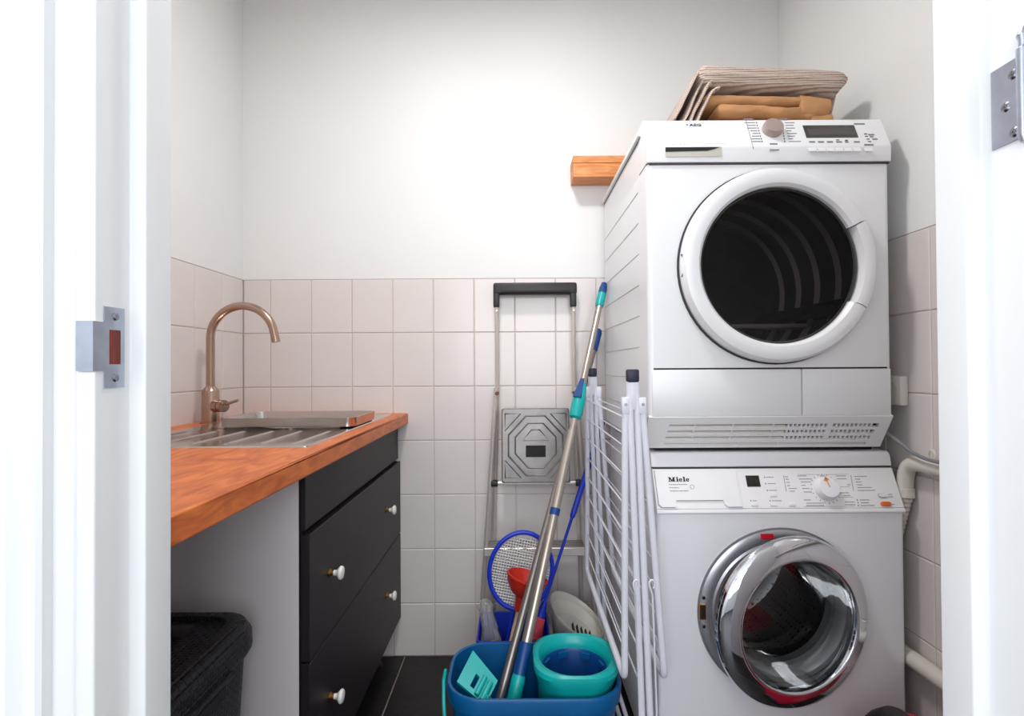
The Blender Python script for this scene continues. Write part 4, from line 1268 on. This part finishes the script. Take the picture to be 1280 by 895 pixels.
# brush with a long blue handle
b0, b1 = V3((-.030, 1.492, .04)), V3((.312, 1.838, .862))
br_ = thing('long_brush', 'pink bristled brush with long blue handle leaning in the corner', 'brush', b0)
B().tube([along(b0, b1, t) for t in (.30, .62, .625, .635)], [.0052, .0052, .0085, .0098], 10).build('shaft', 'blueplastic', br_)
B().tube([along(b0, b1, t) for t in (.628, .64, .80, .985, 1.0)], [.0075, .0098, .0098, .0092, .005], 12).build('grip', 'blueplastic', br_)
B().tube([along(b0, b1, t) for t in (.27, .29, .32, .34)], [.018, .016, .011, .0075], 12).build('ferrule', 'blueplastic', br_)
bh = B().tube([along(b0, b1, t) for t in (.0, .04, .14, .24, .29)], [.016, .025, .027, .025, .017], 18)
for i, p in enumerate(bh.v):
    bh.v[i] = p + V3((noise.noise(p * 90), noise.noise(p * 90 + V3((5, 0, 0))), 0)) * .006
bh.build('bristles', 'pink', br_)

# see-through bag with brown contents
bgc = V3((-.078, 1.55, .25))
bg = thing('plastic_bag', 'crumpled clear plastic bag hanging in the blue bin', 'bag', (-.078, 1.55, .17))
rings = []
for i, (z, rr_) in enumerate(((.17, .022), (.20, .030), (.235, .028), (.27, .020), (.30, .018), (.33, .022), (.35, .014))):
    ring = []
    for k in range(18):
        a = 2 * PI * k / 18
        p = V3((bgc.x - .02 * (z - .2) / .15, bgc.y, z))
        nn = noise.noise(V3((math.cos(a) * 3.5, math.sin(a) * 3.5, z * 55)))
        ring.append(p + V3((math.cos(a), math.sin(a) * .8, 0)) * rr_ * (1 + .95 * nn))
    rings.append(ring)
B().loft(rings).build('film', 'bag', bg)
rings = [[V3((bgc.x + .006, bgc.y, z)) + V3((math.cos(2 * PI * k / 14), math.sin(2 * PI * k / 14) * .8, 0)) * rr_ * (1 + .2 * noise.noise(V3((k, z * 60, 0)))) for k in range(14)] for z, rr_ in ((.176, .012), (.19, .02), (.215, .02), (.228, .010))]
B().loft(rings).build('contents', 'contents', bg)

# ================================================================ DRYING RACK
rkx = thing('drying_rack', 'folded white wire clothes drying rack with navy caps beside the washing machine', 'drying rack', (.28, 1.44, 0))
YN, YR = 1.145, 1.745            # near and far ends
def leg_frame(xt, xb, zt, name='leg_frame'):
    m_ = lambda y: [V3((xt, y, zt)), V3((xb, y, .012))]
    pn_, pf_ = m_(YN), m_(YR)
    B().tube([pn_[0], pn_[1]], .0075, 12).build('leg', 'rack', rkx)
    B().tube([pf_[0], pf_[1]], .0075, 12).build('leg', 'rack', rkx)
    B().tube([along(pn_[0], pn_[1], .93), along(pf_[0], pf_[1], .93)], .006, 10).build('stretcher', 'rack', rkx)
    for p in (pn_[1], pf_[1]):
        B().tube([p - V3((0, 0, .012)), p + V3((0, 0, .03))], .0095, 12).build('foot', 'cap', rkx)
leg_frame(.252, .283, 1.02)
leg_frame(.268, .302, 1.02)
for y in (YN, YR):
    B().box(.2465, .2735, y - .011, y + .011, 1.018, 1.047, .004).build('cap', 'cap', rkx)
    B().box(.249, .2715, y - .007, y + .007, .955, 1.022, .005).build('head_tube', 'rack', rkx)
def wing(xt, xb, zt=.975, zb=.36):
    P = lambda y, t: V3((xt * (1 - t) + xb * t, y, zt * (1 - t) + zb * t))
    r_ = .03
    path = [P(YN, 0), P(YN, .5), P(YN, .955)] + bez(P(YN, .955), P(YN, .995), P(YN + .005, 1), P(YN + .035, 1), 6)[1:] + bez(P(YR - .035, 1), P(YR - .005, 1), P(YR, .995), P(YR, .955), 6) + [P(YR, .5), P(YR, 0)]
    wg = B().tube(path, .0078, 12).build('wing_frame', 'rack', rkx)
    for k in range(9):
        t = .06 + .105 * k
        B().tube([P(YN, t), P(YR, t)], .0019, 6).build('wire', 'rack', rkx)
    for y in (YN, YR):
        p = P(y, .0)
        B().box(p.x - .009, p.x + .009, y - .009, y + .009, p.z - .028, p.z + .010, .004).build('pivot', 'rack', rkx)
        if y == YN: B().tube([p + V3((0, -.0105, -.006)), p + V3((0, -.008, -.006))], .0035, 10).build('rivet', 'screw', rkx)
    return P
wing(.243, .237)
wing(.281, .326)
for k in range(9):
    z = .93 - .072 * k
    x = .262 + .012 * (.93 - z)
    B().tube([(x, YN, z), (x + .002, YR, z)], .0019, 6).build('wire', 'rack', rkx)
# wire stays with looped ends
for x0, x1 in ((.262, .268), (.297, .306)):
    lp = [V3((x0 + .006 * math.cos(a), YN - .010, .572 + .010 * math.sin(a))) for a in [math.radians(-60 + 25 * i) for i in range(12)]]
    B().tube(lp + [V3((x0 + .001, YN - .010, .55)), V3((x1, YN - .006, .30)), V3((x1 + .002, YN, .09))], .0022, 6).build('wire_stay', 'rack', rkx)

# ================================================================ RIGHT WALL: SOCKET, PIPES, CABLE
ps = atX(1119, 488, XR - .012)
sc = thing('wall_socket', 'white power socket on the tiled wall behind the dryer', 'socket', (XR, ps.y, ps.z))
B().box(XR - .022, XR - .0005, ps.y - .030, ps.y + .030, ps.z - .037, ps.z + .037, .004).build('cover', 'socket', sc)
B().lathe([(.023, -.0225), (.023, -.0235), (.0195, -.0235), (.0195, -.012), (0, -.012)], (XR, ps.y, ps.z), 'x', 24).build('insert', 'socket', sc)
pxx = XR - .0215
el = thing('drain_pipe', 'white plastic drain pipe elbow with ribbed hose above the washing machine edge', 'pipe', (pxx, 1.2, .70))
zE = atX(1160, 583, pxx).z
yE = 1.262
path = [V3((pxx, YF + .004, zE - .006)), V3((pxx, 1.14, zE))] + bez((pxx, 1.19, zE), (pxx, yE - .012, zE + .004), (pxx, yE, zE - .01), (pxx, yE + .002, zE - .075), 12)
B().tube(path, .0178, 18).build('pipe', 'pvc', el)
B().tube([V3((pxx, yE + .002, zE - .066)), V3((pxx, yE + .002, zE - .088))], .0205, 18).build('coupling', 'pvc', el)
hz, hr = [], []
for i in range(26):
    hz.append(V3((pxx, yE + .002 + .0018 * i, zE - .088 - .006 * i)))
    hr.append((.0168 if i % 2 else .0145) - .00012 * i)
B().tube(hz, hr, 14).build('ribbed_hose', 'pvc', el)
lpz = zE + .017
lo = [V3((pxx - .002, 1.178 + .010 * math.cos(a), lpz + .010 + .013 * math.sin(a))) for a in [2 * PI * i / 16 for i in range(16)]]
B().tube(lo, .0032, 8, True).build('loop_clip', 'pvc', el)
lp_ = atX(1152, 832, XR - .0235)
pl_ = thing('low_pipe', 'white waste pipe running low along the right tiled wall', 'pipe', (XR - .0235, 1.2, lp_.z - .02))
B().tube([V3((XR - .0235, YF + .004, lp_.z)), V3((XR - .0235, YB - .01, lp_.z))], .0195, 18).build('pipe', 'pvc', pl_)
B().tube([V3((XR - .0235, 1.42, lp_.z)), V3((XR - .0235, 1.46, lp_.z))], .0222, 18).build('coupling', 'pvc', pl_)
c0, c1_, c2_ = atX(1114, 540, XR - .05), atX(1145, 568, XR - .048), atX(1178, 579, XR - .046)
cp_ = bez(c0 + V3((0, .12, .03)), c0, c1_ + V3((0, .02, .0)), c1_, 10) + bez(c1_, c1_ - V3((0, .025, .008)), c2_ + V3((0, .02, .001)), c2_, 8)[1:] + [c2_ - V3((0, .25, -.01))]
tag(B().tube(cp_, .0042, 10).build('power_cable', 'cable', None, True, cp_[0]), 'grey cable sagging across the white drain pipe', 'cable')

# ================================================================ LINEN ON THE DRYER
ZD = DZ1 + .0055
def layer(b, x0, x1, y0, y1, z0, z1, amp=.004, seed=0, nx=26, tilt=0.0, sag=0.0, front=None, nz=18, ridge=0.0):
    """one rounded fold of cloth, its round edge towards the room"""
    rings = []
    for i in range(nx + 1):
        s = i / nx
        e = min(1.0, math.sqrt(max(0.0, 1 - (1 - min(s, 1 - s) / .06) ** 2)) if min(s, 1 - s) < .06 else 1.0)
        e = .35 + .65 * e
        x = x0 + (x1 - x0) * s
        zm = (z0 + z1) / 2 + tilt * (s - .5) - sag * 4 * s * (1 - s) * 0 + sag * math.sin(s * PI)
        hz_, hy_ = (z1 - z0) / 2 * e, (y1 - y0) / 2
        ym = (y0 + y1) / 2 + (front(s) if front else 0)
        ring = []
        for k in range(nz * 2):
            a = 2 * PI * k / (nz * 2)
            ca, sa = math.cos(a), math.sin(a)
            ex = .22
            cy_ = math.copysign(abs(ca) ** ex, ca) * hy_ * (.94 + .06 * e)
            cz_ = math.copysign(abs(sa) ** .8, sa) * hz_
            p = V3((x, ym + cy_, zm + cz_))
            nn = noise.noise(V3((x * 14 + seed, p.y * 9, p.z * 24 + seed)))
            n2 = noise.noise(V3((x * 40 + seed, p.y * 22, p.z * 60)))
            p += V3((0, .8 * nn + .3 * n2, .6 * nn)) * amp
            p.y += ridge * math.sin((cz_ / hz_) * 12 + 2 * nn) * (1 if ca < 0 else 0)
            ring.append(p)
        rings.append(ring)
    b.loft(rings)
    return b
tanc = thing('tan_cloth', 'folded tan brown cotton cloth under the striped blanket', 'cloth', (.66, 1.52, ZD))
b = B()
layer(b, .505, .842, 1.372, 1.66, ZD + .002, ZD + .040, .010, 1, tilt=-.004, nx=44)
layer(b, .512, .846, 1.378, 1.66, ZD + .034, ZD + .066, .010, 4, tilt=.006, nx=44)
layer(b, .548, .820, 1.368, 1.65, ZD + .060, ZD + .100, .014, 5, tilt=-.016, nx=44)
layer(b, .510, .840, 1.370, 1.66, ZD + .094, ZD + .126, .008, 9, tilt=-.010, nx=44)
for i, p in enumerate(b.v):
    b.v[i] = V3((p.x, p.y, max(p.z, ZD + .0005)))
tb_ = b.build('folded_layers', 'tan', tanc, angle=80)
# loose roll at the right end
b = B()
layer(b, .770, .852, 1.362, 1.62, ZD + .060, ZD + .122, .012, 31, nx=20, tilt=-.012)
layer(b, .800, .858, 1.372, 1.62, ZD + .020, ZD + .085, .012, 37, nx=16, tilt=-.006)
b.build('loose_fold', 'tan', tanc, angle=80)
sb = thing('striped_blanket', 'beige and brown striped woven blanket folded on top of the dryer', 'blanket', (.66, 1.52, ZD))
b = B()
zb_ = ZD + .134
layer(b, .494, .893, 1.356, 1.70, zb_ + .002, zb_ + .066, .004, 20, tilt=-.020, nz=30, ridge=.0022)
b.build('folded_layers', 'blanket', sb, angle=80)
def flap(b, path, t, y0, y1, seed):
    """a hanging sheet: path in X-Z, thickness t, from y0 to y1"""
    n = len(path)
    rings = []
    ny = 14
    for j in range(ny + 1):
        y = y0 + (y1 - y0) * j / ny
        th = t * (.35 if j in (0, ny) else 1)
        ring = []
        pts_ = [V3((x, y, z)) for x, z in path]
        nrm = []
        for i in range(n):
            d = pts_[min(i + 1, n - 1)] - pts_[max(i - 1, 0)]
            nrm.append(V3((-d.z, 0, d.x)).normalized())
        for i in range(n): ring.append(pts_[i] + nrm[i] * th / 2)
        for i in range(n - 1, -1, -1): ring.append(pts_[i] - nrm[i] * th / 2)
        ring = [p + V3((noise.noise(p * 16 + V3((seed, 0, 0))), 0, noise.noise(p * 16 + V3((0, seed, 0))))) * .004 for p in ring]
        rings.append(ring)
    b.loft(rings)
def curve(p0, p1, p2, p3, n=14): return [(q.x, q.y) for q in bez((p0[0], p0[1], 0), (p1[0], p1[1], 0), (p2[0], p2[1], 0), (p3[0], p3[1], 0), n)]
b = B()
flap(b, curve((.53, zb_ + .060), (.49, zb_ + .070), (.470, zb_ + .0), (.430, ZD + .055)), .009, 1.362, 1.69, 1)
flap(b, curve((.53, zb_ + .040), (.50, zb_ + .045), (.488, ZD + .09), (.424, ZD + .006)), .012, 1.366, 1.69, 2)
flap(b, curve((.53, zb_ + .020), (.51, zb_ + .020), (.490, ZD + .07), (.447, ZD + .006)), .012, 1.360, 1.69, 3)
flap(b, curve((.55, zb_ + .004), (.52, zb_ + .004), (.505, ZD + .07), (.470, ZD + .006)), .012, 1.358, 1.69, 4)
b.build('hanging_flaps', 'blanket', sb, angle=80)
b = B()
flap(b, curve((.886, zb_ + .030), (.893, zb_ + .0), (.862, ZD + .08), (.846, ZD + .008)), .010, 1.40, 1.69, 6)
b.build('tucked_end', 'blanket', sb, angle=80)

# ================================================================ VACUUM CLEANER (only its top shows)
vc = thing('vacuum_cleaner', 'rounded black and red vacuum cleaner on the floor before the washing machine', 'vacuum cleaner', (.790, 1.045, 0))
vx, vy = .790, 1.045
B().loft([rrect(vx, vy, z, hx, hy, .05) for z, hx, hy in ((.012, .09, .075), (.05, .105, .09), (.22, .10, .085), (.29, .088, .075), (.318, .06, .05))]).build('body', 'vacred', vc)
B().loft([rrect(vx - .02, vy, z, hx, hy, .06) for z, hx, hy in ((.25, .07, .078), (.29, .066, .072), (.325, .05, .05), (.343, .022, .03))]).build('cover', 'blackplastic', vc)
for s in (-1, 1):
    B().lathe([(0, -.012), (.05, -.012), (.055, -.006), (.055, .006), (.05, .012), (0, .012)], (vx + s * .108, vy, .055), 'x', 28).build('wheel', 'blackplastic', vc)
